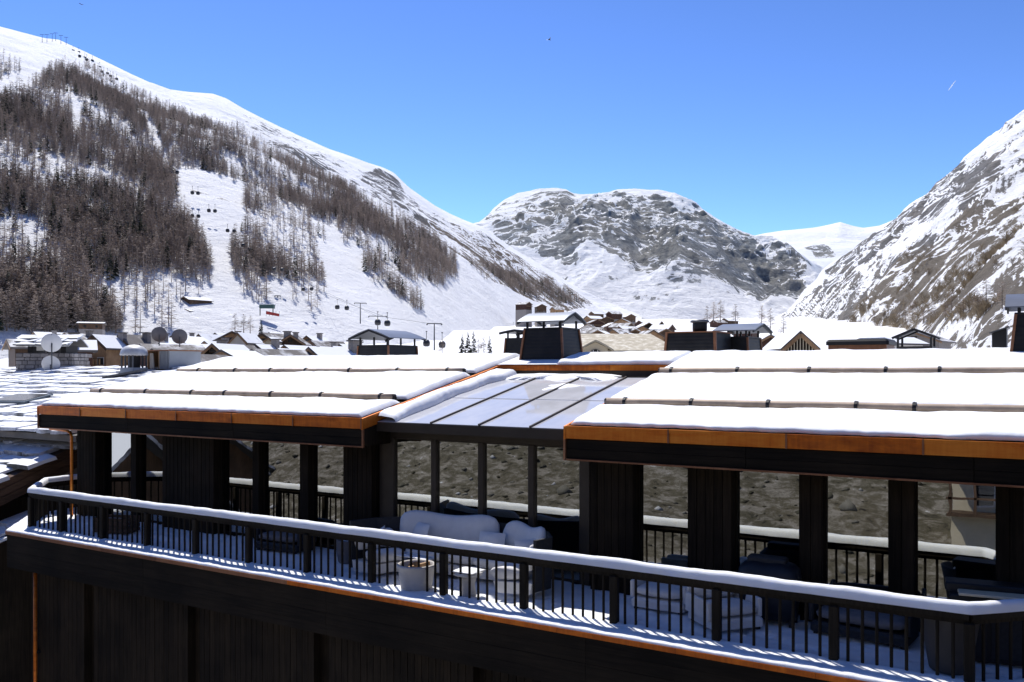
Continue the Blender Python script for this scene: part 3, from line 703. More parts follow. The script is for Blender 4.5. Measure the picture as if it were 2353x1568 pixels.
guard(RR, -7.62, 2.5, G1, [U(p, G1) for p in (1442,1594,1769,1970,2103)]+[0.6,2.0])
guard(RR, -7.62, 2.5, G2, [U(p, G2) for p in (1547,1698,1862,2037,2160)]+[0.9,2.2])

# snow on the roofs: one blanket per slope, dammed up behind each guard
def blanket(u0, u1, v0, v1, zf, th, seed, du=0.07, nose=0.07, name='roof_snow', wob=0.05, sidecurl=True, tf=None):
    nu = max(8, int((u1-u0)/du)); nv = max(8, int((v1-v0)/0.09))
    prof = [0, .015, .05, .1, .16]
    s = np.concatenate([[0,0,0.03,0.07,0.12], np.linspace(0.2, (v1-v0)-0.2, nv), [(v1-v0)-0.12, (v1-v0)-0.05, v1-v0]])
    k = np.concatenate([[0,0.45,0.72,0.88,0.97], np.ones(nv), [0.9,0.6,0.0]])
    uu = np.linspace(0, u1-u0, nu); ue = np.minimum(uu, (u1-u0)-uu)
    if sidecurl: uk = np.clip((ue+0.03*fbm(uu*0+seed, uu*3, 2, seed)*0)/0.11, 0, 1); uk = np.sqrt(np.clip(1-(1-uk)**2, 0, 1))
    else: uk = np.ones(nu)
    UU, SS = np.meshgrid(uu+u0, s, indexing='ij'); K = uk[:,None]*k[None,:]
    e = fbm(UU*0.9, SS*0+seed, 4, seed)*wob+fbm(UU*6, SS*0+seed, 4, seed+3)*wob*0.7
    fall = np.exp(-SS/0.25)[...]; VV = v0+SS-nose*(K > 0)*fall*0.5+e*fall
    Zb = np.vectorize(zf)(VV)
    t = th*(1+0.32*fbm(UU*0.6, VV*0.6, 4, seed+9))+min(0.022, th*0.16)*fbm(UU*3, VV*3, 4, seed+5)
    if tf is not None: t = t*tf(UU, VV)
    ZZ = Zb+0.004+K*t
    P = np.stack([UU, VV, ZZ], -1)
    V = P.reshape(-1,3); me = np_mesh(name, V, grid_faces(nu, len(s)), MT['snow'], True)
    o = link(name, me); return o
def snow(o, label): return tag(o, label, 'snow', None, 'stuff')
for tag_, u0, u1 in (('left', -25.32, -12.86), ('right', -7.70, 2.58)):
    side = 'left-hand' if tag_ == 'left' else 'right-hand'
    snow(blanket(u0+.03, u1-.02, VE+0.06, G1-0.30, zr, 0.115, 31 if tag_ == 'left' else 32), f'smooth snow along the eaves of the {side} penthouse roof')
    snow(blanket(u0+.03, u1-.02, G1-0.02, G2-0.30, zr, 0.135, 41 if tag_ == 'left' else 42), f'smooth snow between the two snow guards of the {side} penthouse roof')
    snow(blanket(u0+.03, u1-.02, G2-0.02, 24.5, zr, 0.115, 51 if tag_ == 'left' else 52), f'smooth snow along the ridge of the {side} penthouse roof')
# middle strip: chimney keeps it clear on the left
snow(blanket(-11.0, -7.66, VB+0.05, 23.6, zr, 0.13, 61, wob=0.04), 'rounded snow above the skylight, right of the main chimney')
snow(blanket(-12.9, -11.0, VB+0.12, 23.6, zr, 0.02, 62, wob=0.02), 'thin shaded snow around the foot of the main chimney')
# snow lying on the skylight
def heap(pts, ring, zf, th, seed, name='skylight_snow'):
    """irregular heap: outline ring around a centre, domed in the middle"""
    n = len(ring); V = []; Fc = []; cx, cy = pts; K = 6
    for k in range(K+1):
        f = 1-k/K
        for x, y in ring:
            X, Y = cx+(x-cx)*f, cy+(y-cy)*f; t = math.sqrt(max(0, 1-f**3)); V.append((X, Y, zf(Y)+0.003+th*t*(0.75+0.5*vnoise(X*3.1, Y*3.1, seed))))
    for k in range(K):
        for i in range(n): j = (i+1) % n; Fc.append((k*n+i, k*n+j, (k+1)*n+j, (k+1)*n+i))
    return link(name, np_mesh(name, np.array(V), np.array(Fc), MT['snow'], True))
def ringpts(f, n=90): return [f(2*math.pi*i/n) for i in range(n)]
rg = []
for i in range(60):
    q = i/59; v = 15.18+q*4.85; rg.append((-12.20+0.10*float(fbm(np.array([v*1.3]), np.array([3.0]), 4, 5)[0])+0.16*max(0, q-.75)*4, v))
for i in range(12): v = 20.05-i*0.43; rg.append((-12.80, v))
uu_ = np.linspace(15.17, 20.1, 120); ss_ = np.array([0,0,.04,.12,.25,.45,.65,.82,.93,1.0,1.0]); kk_ = np.array([0,.5,.8,.95,1,.98,.9,.75,.5,.2,0])
VV, SS2 = np.meshgrid(uu_, ss_, indexing='ij'); wd_ = 0.52+0.16*fbm(uu_*0.9, uu_*0, 4, 5)+0.25*np.clip((uu_-19.2), 0, 1)
Uu = -12.81+wd_[:,None]*SS2; tt_ = 0.21*(1+0.35*fbm(VV*1.1, Uu*2, 4, 6))*np.clip((VV-15.12)/0.12, 0.15, 1)**.5
snow(link('skylight_snow', np_mesh('skylight_snow', np.stack([Uu, VV, zs(VV)+.003+tt_*kk_[None,:]], -1).reshape(-1,3), grid_faces(120, 11)[:, ::-1], MT['snow'], True)), 'thick strip of snow along the left edge of the skylight')
Rg = []
for i in range(70): q = i/69; u = -12.3+q*3.3; Rg.append((u, 19.78-0.28*abs(float(fbm(np.array([u*1.6]), np.array([1.0]), 4, 8)[0]))-0.12*math.sin(q*9)**2))
for i in range(30): q = i/29; u = -9.0-q*3.3; Rg.append((u, 20.15))
snow(heap((-10.6, 20.0), Rg, zs, 0.07, 12), 'thin torn snow along the top edge of the skylight')
snow(heap((-10.1, 18.85), ringpts(lambda t: (-10.1+(.34+.13*math.sin(3*t+1)+.07*math.sin(7*t))*math.cos(t), 18.85+(.34+.10*math.sin(2*t)+.08*math.sin(5*t))*math.sin(t))), zs, 0.025, 13), 'small thawing patch of snow on the skylight glass')

# ------------------------------------------------------------------ balcony slab
VO = 12.98
edge = [(-25.95,19.0),(-25.95,14.70),(-24.0,VO),(-0.62,VO),(1.45,15.05),(1.45,19.0)]
def inset(d): return [(-25.95+d,19.0),(-25.95+d,14.70+d*0.42),(-24.0+d*0.42,VO+d),(-0.62-d*0.42,VO+d),(1.45-d,15.05+d*0.42),(1.45-d,19.0)]
BS = bpart(MB().prism(inset(0.06), -1.0, -0.10), 'balcony_slab', MT['black_wood_x'])
def run(pts, cuts, fn):
    for (a, b) in zip(pts[:-1], pts[1:]):
        a = Vector((*a, 0)); b = Vector((*b, 0)); L = (b-a).length; n = max(1, round(L/cuts))
        for k in range(n): fn(a+(b-a)*(k/n), a+(b-a)*((k+1)/n))
def strip(a, b, z0, z1, off, th, name, mat, gap=0.003):
    d = (b-a).normalized(); nrm = Vector((-d.y, d.x, 0)); a = a+d*gap; b = b-d*gap     # inward normal
    p = [a-nrm*off, b-nrm*off, b+nrm*(th-off), a+nrm*(th-off)]
    bpart(MB().hexa([(q.x,q.y,z0) for q in p]+[(q.x,q.y,z1) for q in p]), name, mat, BS)
EI = inset(0.06)
run(EI, 6.0, lambda a, b: [strip(a, b, -1.0+q*0.225, -0.778+q*0.225, 0.02+0.004*(q % 2), 0.025, 'fascia_board', MT['black_wood_x']) for q in range(4)])
run(EI, 2.05, lambda a, b: strip(a, b, -0.105, -0.022, 0.06, 0.14, 'copper_sheet', MT['copper_dull'] if a.x < -15 else MT['copper']))
# lower storey wall: upright boards, stepping back at each bay
LW = bpart(MB().box((-23.6, 13.75, -6.5), (-0.4, 14.0, -1.0)), 'lower_wall', MT['black_wood'])
bay = [-23.55] + [U(p, 13.4) for p in (212, 455, 752, 1128)] + [-4.2, -1.2]
for a, b in zip(bay[:-1], bay[1:]):
    bpart(MB().box((a, 13.34, -1.045), (a+0.34, 13.44, -1.0)), 'copper_flashing', MT['copper_dull'], LW)
    n = max(1, round((b-a-0.42)/0.17)); w = (b-a-0.42)/n
    for k in range(n):
        bpart(MB().bbox((a+k*w+.003, 13.45-random.uniform(0,.008), -6.4), (a+(k+1)*w-.003, 13.75, -1.05), 0.006), 'plank', MT['black_wood'], LW)
    for k in range(3):
        bpart(MB().bbox((b-0.42+k*0.14+.003, 13.66, -6.4), (b-0.42+(k+1)*0.14-.003, 13.75, -1.05), 0.006), 'plank', MT['black_wood'], LW)
# copper downpipes
pu = U(77, 13.3)
dp = bpart(MB().tube([(pu,13.35,-1.0),(pu,13.35,-6.5)], 0.05, 10), 'downpipe', MT['copper'], None, True)
bpart(MB().box((pu-.09,13.36,-3.3),(pu+.09,13.45,-3.25)), 'pipe_clip', MT['cladding'], dp)
q = (U(172, 15.3), 15.25)
dp = bpart(MB().tube([(q[0]-1.1,15.2,2.58),(q[0]-0.25,15.2,2.55),(q[0]-.06,15.2,2.5),(q[0],15.2,2.38),(q[0],15.2,0.0)], 0.045, 10), 'downpipe', MT['copper'], None, True)
dp2 = bpart(MB().tube([(q[0]-.22,15.6,2.5),(q[0]-.22,15.6,0.0)], 0.04, 8), 'downpipe', MT['copper'], None, True)
# left return wall
bpart(MB().box((-24.62, VC+0.05, -0.05), (-24.52, 26.0, 3.0)), 'side_wall', MT['black_wood'])

# snow on the balcony
uu = np.linspace(-25.9, 1.4, 400); vo = np.interp(uu, [-25.9,-24.0,-0.62,1.4], [14.68,VO+.02,VO+.02,15.0]); vi = np.where(uu < -24.66, 18.0, np.where(uu > 0.9, 18.0, VG+0.03))
ss = np.concatenate([[0,0,0.012,0.03,0.05], np.linspace(0.08, 1, 60)]); kk = np.concatenate([[0,0.5,0.8,0.95,1.0], np.ones(60)])
UU, SS = np.meshgrid(uu, ss, indexing='ij'); VV = vo[:,None]+(vi-vo)[:,None]*SS
tt = 0.055+0.02*fbm(UU*1.3, VV*1.3, 4, 71)+0.012*fbm(UU*7, VV*7, 3, 72)
foot = np.clip(fbm(UU*2.6, VV*2.6, 3, 73)-0.22, 0, 1)*0.16*(VV > 13.7)
ZZ = -0.10+0.08+kk[None,:]*(tt-foot)
rl = np.abs(VV-13.55); ZZ += 0.028*np.exp(-(rl/0.07)**2)*kk[None,:]*(0.6+0.6*vnoise(UU*5.0, VV, 74))
me = np_mesh('balcony_snow', np.stack([UU, VV, ZZ], -1).reshape(-1,3), grid_faces(400, len(ss)), MT['snow'], True)
snow(link('balcony_snow', me), 'trodden snow covering the balcony floor and its outer ledge')

# ------------------------------------------------------------------ balcony railing
RT = thing('balcony_railing', 'long dark timber balustrade with snow-topped handrail along the balcony', 'railing', (-13, 13.55, 0))
def rpart(mb, name, mat, parent=None, smooth=False):
    o = mb.build(name, mat, None, smooth); o.parent = parent or RT
    if parent is None: o.location = (13, -13.55, 0)
    return o
path = [(-25.45,17.6),(-25.45,14.95),(-23.75,13.55),(-0.83,13.55),(0.95,15.3),(0.95,17.6)]
for a, b in zip(path[:-1], path[1:]):
    rpart(MB().bar((*a,0.945), (*b,0.945), 0.15, 0.085), 'handrail', MT['rail_wood'])
    rpart(MB().bar((*a,0.865), (*b,0.865), 0.06, 0.06), 'under_rail', MT['rail_wood'])
postu = [-2.62-1.788*k for k in range(12)]
PP = [(u, 13.55) for u in postu]+[(-23.75,13.55),(-0.83,13.55),(-25.45,14.95),(-25.45,16.3),(0.95,15.3),(0.95,16.8)]
pm = MB()
pm.bbox((-.07,-.07,0.03), (.07,.07,0.86), 0.02); pmesh = pm.mesh('post', MT['rail_wood'])
bm_ = MB(); bm_.tube([(0,0,0.02),(0,0,0.84)], 0.024, 8); bmesh_ = bm_.mesh('baluster', MT['rail_wood'], False)
for p in PP: link('post', pmesh, RT, (p[0]+13, p[1]-13.55, random.uniform(-.01,.01)), (0,0,random.uniform(-.02,.02)))
def fillbal(a, b, n):
    for k in range(1, n+1):
        f = k/(n+1); link('baluster', bmesh_, RT, (a[0]+(b[0]-a[0])*f+13+random.uniform(-.004,.004), a[1]+(b[1]-a[1])*f-13.55, random.uniform(-.012,.012)))
us = sorted([-23.75]+postu+[-0.83])
for a, b in zip(us[:-1], us[1:]): fillbal((a,13.55), (b,13.55), max(3, round((b-a)/0.2)-1))
fillbal((-25.45,14.95), (-23.75,13.55), 9); fillbal((-25.45,16.3), (-25.45,14.95), 6); fillbal((-25.45,17.6), (-25.45,16.3), 5)
fillbal((-0.83,13.55), (0.95,15.3), 10); fillbal((0.95,15.3), (0.95,16.8), 7)
# snow on the handrail: one rounded bead
def bead(pts, w, h, z0, name, seed, n=9):
    P = []; d0 = 0
    for (a, b) in zip(pts[:-1], pts[1:]):
        a = Vector(a); b = Vector(b); L = (b-a).length; m = max(2, int(L/0.06))
        for k in range(m): P.append((a+(b-a)*(k/m)))
    P.append(Vector(pts[-1])); m = len(P); A = np.zeros((m, n, 3))
    for i, p in enumerate(P):
        d = (P[min(i+3, m-1)]-P[max(i-3, 0)]).normalized(); nr = Vector((-d.y, d.x))
        s = i*0.06; hw = w*(1+0.16*float(fbm(np.array([s*1.6]), np.array([seed*1.0]), 3, seed)[0])); hh = h*(1+0.19*float(fbm(np.array([s*1.3+40]), np.array([0.5]), 5, seed)[0]))
        for k in range(n):
            t = math.pi*k/(n-1); c = math.cos(t); q = math.sin(t)**0.6
            jt = 1+0.05*math.sin(s*7.3+k*1.9)*math.sin(s*3.1+k); A[i,k] = (p.x+nr.x*hw*c*jt, p.y+nr.y*hw*c*jt, z0+hh*q)
    me = np_mesh(name, A.reshape(-1,3), grid_faces(m, n)[:, ::-1], MT['snow'], True); return link(name, me)
snow(bead(path, 0.098, 0.155, 0.986, 'railing_snow', 5), 'rounded bead of snow lying on the balcony handrail')

# ------------------------------------------------------------------ chimneys and plant on the penthouse roof
def boards_mat():
    M = Mat('black_cladding').set((0.010,0.010,0.012), 0.5, 0.1, 0.35)
    w = M.N('ShaderNodeTexWave'); w.bands_direction = 'Z'; w.inputs['Scale'].default_value = 3.2; w.inputs['Distortion'].default_value = 0.0
    M.L(M.wcoord(), w.inputs[0]); n = M.noise(M.wcoord((1,1,1)), 3.0, 4)
    M.col(M.ramp(n, [(0.3, (0.006,0.006,0.007)), (0.8, (0.020,0.019,0.019))])); M.bump(w.outputs[1], 0.25, 0.01); return M.m
MT['clad'] = boards_mat()
def gable_sheet(mb, u0, u1, v0, v1, ze, zp, ridge, th=0.03, curve=0.0):
    # folded sheet roof, ridge along u or v; a slight upward flick at the eaves
    n = 6
    def f(s):
        a = abs(2*s-1); return zp-(zp-ze)*(a-curve*math.sin(a*math.pi)*0.5)
    P = np.zeros((2, 2*n+1, 3)); Q = np.zeros((2, 2*n+1, 3))
    for k in range(2*n+1):
        s = k/(2*n); z = f(s)
        for e in range(2):
            P[e,k] = ((u0, u1)[e], v0+(v1-v0)*s, z) if ridge == 'u' else (u0+(u1-u0)*s, (v0, v1)[e], z)
    Q[...] = P; Q[...,2] -= th; m = 2*n+1
    vs = P.reshape(-1,3).tolist()+Q.reshape(-1,3).tolist(); fs = []
    for k in range(2*n):
        fs += [(k, m+k, m+k+1, k+1), (2*m+k, 2*m+k+1, 3*m+k+1, 3*m+k), (k, k+1, 2*m+k+1, 2*m+k), (m+k, 3*m+k, 3*m+k+1, m+k+1)]
    fs += [(0, 2*m, 3*m, m), (m-1, 2*m-1, 4*m-1, 3*m-1)]
    return mb.add(vs, fs)
def chimney(label, u0, u1, v0, v1, z0, zb, zp, ridge='u', tp=0.09, over=0.16, ph=0.16, roofmat='zinc', nu=3, name='roof_chimney', gable=True, curve=0.15, posts_in=0.05, copper=True):
    cu, cv = (u0+u1)/2, (v0+v1)/2; T = thing(name, label, 'chimney', (cu, cv, z0)); a, b, c, d = u0-cu, u1-cu, v0-cv, v1-cv; h = zb-z0
    def P(mb, n, m): return mb.build(n, m, T)
    t = tp; body = MB().hexa([(a,c,0),(b,c,0),(b,d,0),(a,d,0),(a+t,c+t,h),(b-t,c+t,h),(b-t,d-t,h),(a+t,d-t,h)]); P(body, 'stack', MT['clad'])
    if copper:
        for x, y, sx, sy in ((a,c,1,1),(b,c,-1,1),(b,d,-1,-1),(a,d,1,-1)):
            P(MB().bar((x-.006*sx, y-.006*sy, 0), (x+t*sx-.006*sx, y+t*sy-.006*sy, h), 0.055, 0.055, (1,0,0)), 'copper_corner', MT['copper_dull'])
        P(MB().box((a-.03, c-.03, -0.02), (b+.03, d+.03, 0.07)), 'copper_flashing', MT['copper_dull'])
    P(MB().box((a+t-.03, c+t-.03, h-.002), (b-t+.03, d-t+.03, h+.035)), 'cap_frame', MT['cladding'])
    ze = h+ph+0.035; q = posts_in
    for k in range(nu):
        x = a+t+q+(b-a-2*t-2*q)*k/(nu-1)
        for y in (c+t+q, d-t-q): P(MB().box((x-.025, y-.025, h+.035), (x+.025, y+.025, ze+0.03)), 'cap_post', MT['cladding'])
    g = MB(); gable_sheet(g, a+t-over, b-t+over, c+t-over, d-t+over, ze, zp-z0, ridge, 0.025, curve); P(g, 'cap_roof', MT[roofmat])
    if gable:
        r = MB()
        if ridge == 'u':
            for x in (a+t-over+.02, b-t+over-.05): r.bar((x, c+t-over, ze-.05), (x, 0, zp-z0-.05), .04, .06); r.bar((x, d-t+over, ze-.05), (x, 0, zp-z0-.05), .04, .06)
        else:
            for y in (c+t-over+.02, d-t+over-.05): r.bar((a+t-over, y, ze-.05), (0, y, zp-z0-.05), .04, .06); r.bar((b-t+over, y, ze-.05), (0, y, zp-z0-.05), .04, .06)
        P(r, 'cap_rafters', MT['cladding'])
    return T
def zpx(x, y, v): return Zv(x, y, v)
# the main one above the skylight
chimney('big black tapered chimney with copper corners and grey metal cap above the skylight', -12.5, -11.14, 21.0, 22.24, 4.55, 5.50, 5.98, 'u', 0.10, 0.17, 0.18)
v = 24.0
chimney('black chimney with wide gabled metal cap on posts, over the left roof', U(818,v), U(893,v)-.0, v, v+1.75, zr(v)-.1, Zv(860,795,v), Zv(866,757,v+.2), 'v', 0.06, 0.26, 0.25, nu=3)
v = 26.0
chimney('small black chimney with open gabled cap, just left of the main chimney', U(1152,v), U(1195,v)+.35, v, v+1.1, zr(v)-.1, Zv(1170,779,v), Zv(1180,757,v), 'v', 0.12, 0.18, 0.2, 'zinc_dark')
v = 23.0
bx0, bx1 = U(1528,v), U(1643,v)
T = thing('plant_box', 'long low black box with copper corners behind the right roof', 'roof box', ((bx0+bx1)/2, v+.5, zr(v)-.1)); cu = (bx0+bx1)/2
hz = Zv(1580,765,v)-(zr(v)-.1)
MB().hexa([(bx0-cu-.04,-.5,0),(bx1-cu+.04,-.5,0),(bx1-cu+.04,1.0,0),(bx0-cu-.04,1.0,0),(bx0-cu+.04,-.44,hz),(bx1-cu-.02,-.44,hz),(bx1-cu-.02,.95,hz),(bx0-cu+.04,.95,hz)]).build('casing', MT['clad'], T)
MB().box((bx0-cu-.0,-.48,hz+.002),(bx1-cu+.02,.98,hz+.035)).build('copper_lid', MT['copper_dull'], T)
MB().bar((bx1-cu+.035,-.51,0),(bx1-cu-.025,-.45,hz),.07,.07,(1,0,0)).build('copper_corner', MT['copper_dull'], T)
MB().bar((bx0-cu-.045,-.51,0),(bx0-cu+.035,-.45,hz),.06,.06,(1,0,0)).build('copper_corner', MT['copper_dull'], T)
p = at_v(1608, 765, v+.4)
T = thing('roof_vent', 'short round black ventilator with flat cap on the long black box', 'vent', (p[0], p[1], zr(v)-.1+hz+.035))
MB().lathe([(0.17,0),(0.2,.04),(0.2,.22),(0.19,.26)], n=20).build('drum', MT['cladding'], T, True)
MB().lathe([(0.26,.26),(0.26,.3),(0.22,.33),(0.02,.35)], n=20).build('vent_cap', MT['zinc_dark'], T, True)
v = 24.6
chimney('black chimney with broad grey metal cap beside the long black box', U(1660,v), U(1722,v), v, v+1.5, zr(v)-.1, Zv(1690,776,v), Zv(1700,744,v+.6), 'u', 0.08, 0.3, 0.17)
v = 21.1
chimney('tall black chimney with blue-grey sloped metal cap at the right picture edge', U(2322,v), U(2322,v)+1.5, v, v+1.2, zr(v)-.1, Zv(2330,722,v), Zv(2340,676,v+.6), 'u', 0.10, 0.2, 0.12)
v = 22.8
T = thing('plant_box', 'small dark box with sloping lid beside the tall chimney at the right edge', 'roof box', (U(2296,v), v, zr(v)-.1)); w = U(2318,v)-U(2284,v)
MB().hexa([(-w/2,0,0),(w/2,0,0),(w/2,.8,0),(-w/2,.8,0),(-w/2,0,Zv(2285,767,v)-zr(v)+.1),(w/2,0,Zv(2310,755,v)-zr(v)+.1),(w/2,.8,Zv(2310,755,v)-zr(v)+.1),(-w/2,.8,Zv(2285,767,v)-zr(v)+.1)]).build('casing', MT['cladding'], T)
MB().bar((-w/2-.05,.4,Zv(2285,767,v)-zr(v)+.115),(w/2+.05,.4,Zv(2310,755,v)-zr(v)+.135),.9,.03).build('lid', MT['zinc_dark'], T)
# open gabled frame
v = 24.2
u0, u1 = U(2060,v), U(2142,v); zb = Zv(2100,796,v); ze = Zv(2100,775,v); zp = Zv(2105,757,v); zf = zr(v)-.1
T = thing('roof_chimney', 'open black gable frame of a chimney cap on the right of the roof', 'chimney', ((u0+u1)/2, v, zf)); a, b = -(u1-u0)/2, (u1-u0)/2; h1, h2, h3 = zb-zf, ze-zf, zp-zf
MB().box((a,0,0),(b,.9,h1)).build('stack', MT['clad'], T)
for x in (a+.03, b-.03):
    for y in (.04, .86): MB().box((x-.025,y-.025,h1),(x+.025,y+.025,h2)).build('cap_post', MT['cladding'], T)
for y in (-.06, .96):
    MB().bar((a-.1,y,h2-.02),(0,y,h3),.04,.06).build('cap_rafter', MT['cladding'], T); MB().bar((b+.1,y,h2-.02),(0,y,h3),.04,.06).build('cap_rafter', MT['cladding'], T)
g = MB(); gable_sheet(g, a-.1, b+.1, .55, 1.0, h2, h3+.03, 'v', .02, 0.0); g.build('cap_roof', MT['zinc_dark'], T)
# low box with dark membrane and snow
v = 26.0; u0, u1 = U(1897,v), U(2042,v); zf = zr(v)-.1; zt = Zv(1960,780,v); zm = Zv(1960,793,v)
T = thing('plant_box', 'low flat box with dark membrane top above a copper base, on the right roof', 'roof box', ((u0+u1)/2, v, zf)); a, b = -(u1-u0)/2, (u1-u0)/2
MB().box((a+.06,.06,0),(b-.06,1.6,zm-zf)).build('copper_base', MT['copper_dull'], T)
MB().bbox((a,0,zm-zf+.003),(b,1.66,zt-zf),0.06).build('membrane_top', MT['cladding'], T)
snow(blanket(u0+.8, u1-.05, v+.2, v+1.5, lambda q: zt, 0.06, 81, wob=.05), 'thin snow on the low flat plant box of the right roof')

# ------------------------------------------------------------------ neighbouring slab roof on the left
MT['slab'] = m_snowtop('slab_stone', (0.085,0.083,0.08), lo=0.0, hi=0.4, scale=1.1, cover=0.25)
MT['stone'] = m_plain('stone_grey', (0.25,0.23,0.215), 0.9, 0, 0.35, 3.0, 0.5, rnd=0.5)
MT['mortar'] = m_plain('mortar', (0.16,0.15,0.14), 0.95)
MT['old_wood'] = m_wood('old_wood', (0.040,0.022,0.012), (0.15,0.085,0.05), 'y')
MT['old_wood_z'] = m_wood('old_wood_z', (0.045,0.028,0.016), (0.17,0.10,0.06), 'z')
MT['tan_wood'] = m_wood('tan_wood', (0.20,0.115,0.055), (0.48,0.30,0.16), 'z')
MT['red_wood'] = m_wood('red_wood', (0.035,0.014,0.010), (0.10,0.045,0.032), 'z')
MT['white_wall'] = m_plain('white_plaster', (0.62,0.60,0.56), 0.9, 0, 0.1, 1.0, 0.1)
MT['cream_wall'] = m_plain('cream_plaster', (0.55,0.48,0.35), 0.9, 0, 0.12, 1.0, 0.1)
MT['dark_glass'] = m_plain('dark_pane', (0.02,0.022,0.026), 0.08, 0, 0.2, 0.5, 0, 0.6)
MT['corrugated'] = m_plain('corrugated', (0.34,0.36,0.38), 0.5, 0.4, 0.15, 1.0, 0.05)
def slab_mesh(seed, w, l, th=0.055):
    rng = random.Random(seed); n = 7; pts = []
    base = [(-.5,-.5),(0,-.54),(.5,-.48),(.53,0),(.5,.5),(0,.52),(-.52,.5)]
    pts = [((x+rng.uniform(-.07,.07))*w, (y+rng.uniform(-.06,.06))*l) for x, y in base]
    m = MB(); vs = [(x, y, rng.uniform(-.006,.006)) for x, y in pts]; top = [(x*.97, y*.97, th+rng.uniform(-.012,.012)) for x, y in pts]
    m.add(vs+top, [tuple(range(n-1,-1,-1)), tuple(range(n,2*n))]+[(i,(i+1)%n,n+(i+1)%n,n+i) for i in range(n)])
    return m.mesh('stone_slab', MT['slab'])
SLABS = [slab_mesh(k, w, 0.98) for k, w in enumerate((0.85,1.0,1.15,1.3,0.7,1.05,0.95,1.2))]; SW = (0.85,1.0,1.15,1.3,0.7,1.05,0.95,1.2)
def slab_roof(par, org, u0f, u1f, v0, v1, z0, sl, step=0.90, limit=300):
    rows = []; v = v0+0.3; r = 0
    while v < v1:
        u = u0f(v)+random.uniform(-.5,0)
        while u < u1f(v):
            k = random.randrange(8); rows.append((u+SW[k]/2, v+random.uniform(-.08,.08), k)); u += SW[k]*1.03+random.uniform(0,.05)
        v += step*random.uniform(.93,1.07); r += 1
    rows.sort(key=lambda q: q[0]**2+q[1]**2)
    for i, (u, v, k) in enumerate(rows):
        z = z0+sl*(v-v0)+0.012+random.uniform(0,.02)
        fl = random.choice((0, 1)); tl = math.atan(sl)*0.62
        o = link('stone_slab', SLABS[k], par, (u-org[0], v-org[1], z-org[2]), ((-tl if fl else tl)+random.uniform(-.012,.012), random.uniform(-.012,.012), random.uniform(-.14,.14)+fl*math.pi))
        o.scale = (1, 1, random.uniform(1.2,2.3))
        if i >= limit: break
    return len(rows)
NV0, NV1, NZ0, NSL = 16.1, 27.5, 2.30, 0.185
org = (-32, 20, -6)
NB = thing('neighbour_house', 'neighbouring house with a broad stone-slab roof under thin snow', 'house', org)
def np_(mb, n, m, smooth=False, par=None):
    o = mb.build(n, m, None, smooth); o.parent = par or NB
    if par is None: o.location = (-org[0], -org[1], -org[2])
    return o
np_(MB().box((-62,17.2,-13),(-25.9,27,2.25)), 'wall', MT['old_wood_z'])
NR = np_(MB().hexa([(-64,NV0,NZ0-.2),(-25.75,NV0,NZ0-.2),(-25.75,NV1,NZ0+NSL*(NV1-NV0)-.2),(-64,NV1,NZ0+NSL*(NV1-NV0)-.2),(-64,NV0,NZ0),(-25.75,NV0,NZ0),(-25.75,NV1,NZ0+NSL*(NV1-NV0)),(-64,NV1,NZ0+NSL*(NV1-NV0))]), 'roof', MT['mortar'])
np_(MB().hexa([(-64,NV1,NZ0+NSL*(NV1-NV0)-.2),(-25.75,NV1,NZ0+NSL*(NV1-NV0)-.2),(-25.75,38,2.2),(-64,38,2.2),(-64,NV1,NZ0+NSL*(NV1-NV0)),(-25.75,NV1,NZ0+NSL*(NV1-NV0)),(-25.75,38,2.4),(-64,38,2.4)]), 'rear_roof', MT['slab'])
nr = slab_roof(NR, (0,0,0), lambda v: -1.93*v-0.4, lambda v: -26.2, NV0, NV1, NZ0, NSL)
print('slabs', nr)
# lower lean-to roof with timber barge board
T = thing('lean_to_roof', 'lower stone-slab roof with brown timber barge boards left of the balcony', 'roof', (-29, 16, -0.5))
def tp_(mb, n, m, par=None):
    o = mb.build(n, m, None); o.parent = par or T
    if par is None: o.location = tuple(-c for c in T.location)
    return o
A0, A1 = (-27.5,14.2,0.62), (-27.1,17.1,1.86)
S0 = tp_(MB().hexa([(-33,13.6,.35),(A0[0],13.6,.35),(A1[0],17.4,1.95),(-33,17.4,1.95),(-33,13.6,.45),(A0[0],13.6,.45),(A1[0],17.4,2.05),(-33,17.4,2.05)]), 'roof_boarding', MT['old_wood'])
for k in range(3):
    tp_(MB().bar((A0[0]+.02+.03*k,13.5,.30-.24*k),(A1[0]+.02+.03*k,17.45,1.95-.24*k),.05,.22), 'barge_board', MT['old_wood'])
tp_(MB().box((-33,14.5,-8),(-27.6,18,.3)), 'wall', MT['black_wood'])
slab_roof(S0, (0,0,0), lambda v: -32.5, lambda v: -27.75+.1*(v-14), 13.55, 17.2, .47, .42, .6, 60)
# small slab roof low down at the left edge
T = thing('porch_roof', 'small stone-slab porch roof low at the left picture edge', 'roof', (-28, 13.5, -2.2))
S1 = tp_(MB().hexa([(-31,12.6,-1.55),(-26.6,12.6,-1.55),(-26.6,15.4,-.35),(-31,15.4,-.35),(-31,12.6,-1.45),(-26.6,12.6,-1.45),(-26.6,15.4,-.25),(-31,15.4,-.25)]), 'roof_boarding', MT['old_wood'])
slab_roof(S1, (0,0,0), lambda v: -30.5, lambda v: -26.9, 12.6, 15.2, -1.42, .42, .55, 50)
tp_(MB().box((-31,13.1,-8),(-26.9,13.2,-1.6)), 'wall', MT['white_wall'])
tp_(MB().tube([(-26.75,12.7,-1.7),(-26.7,12.7,-2.4),(-26.5,12.75,-2.8),(-26.5,12.75,-6)],.05,8), 'downpipe', MT['zinc'])
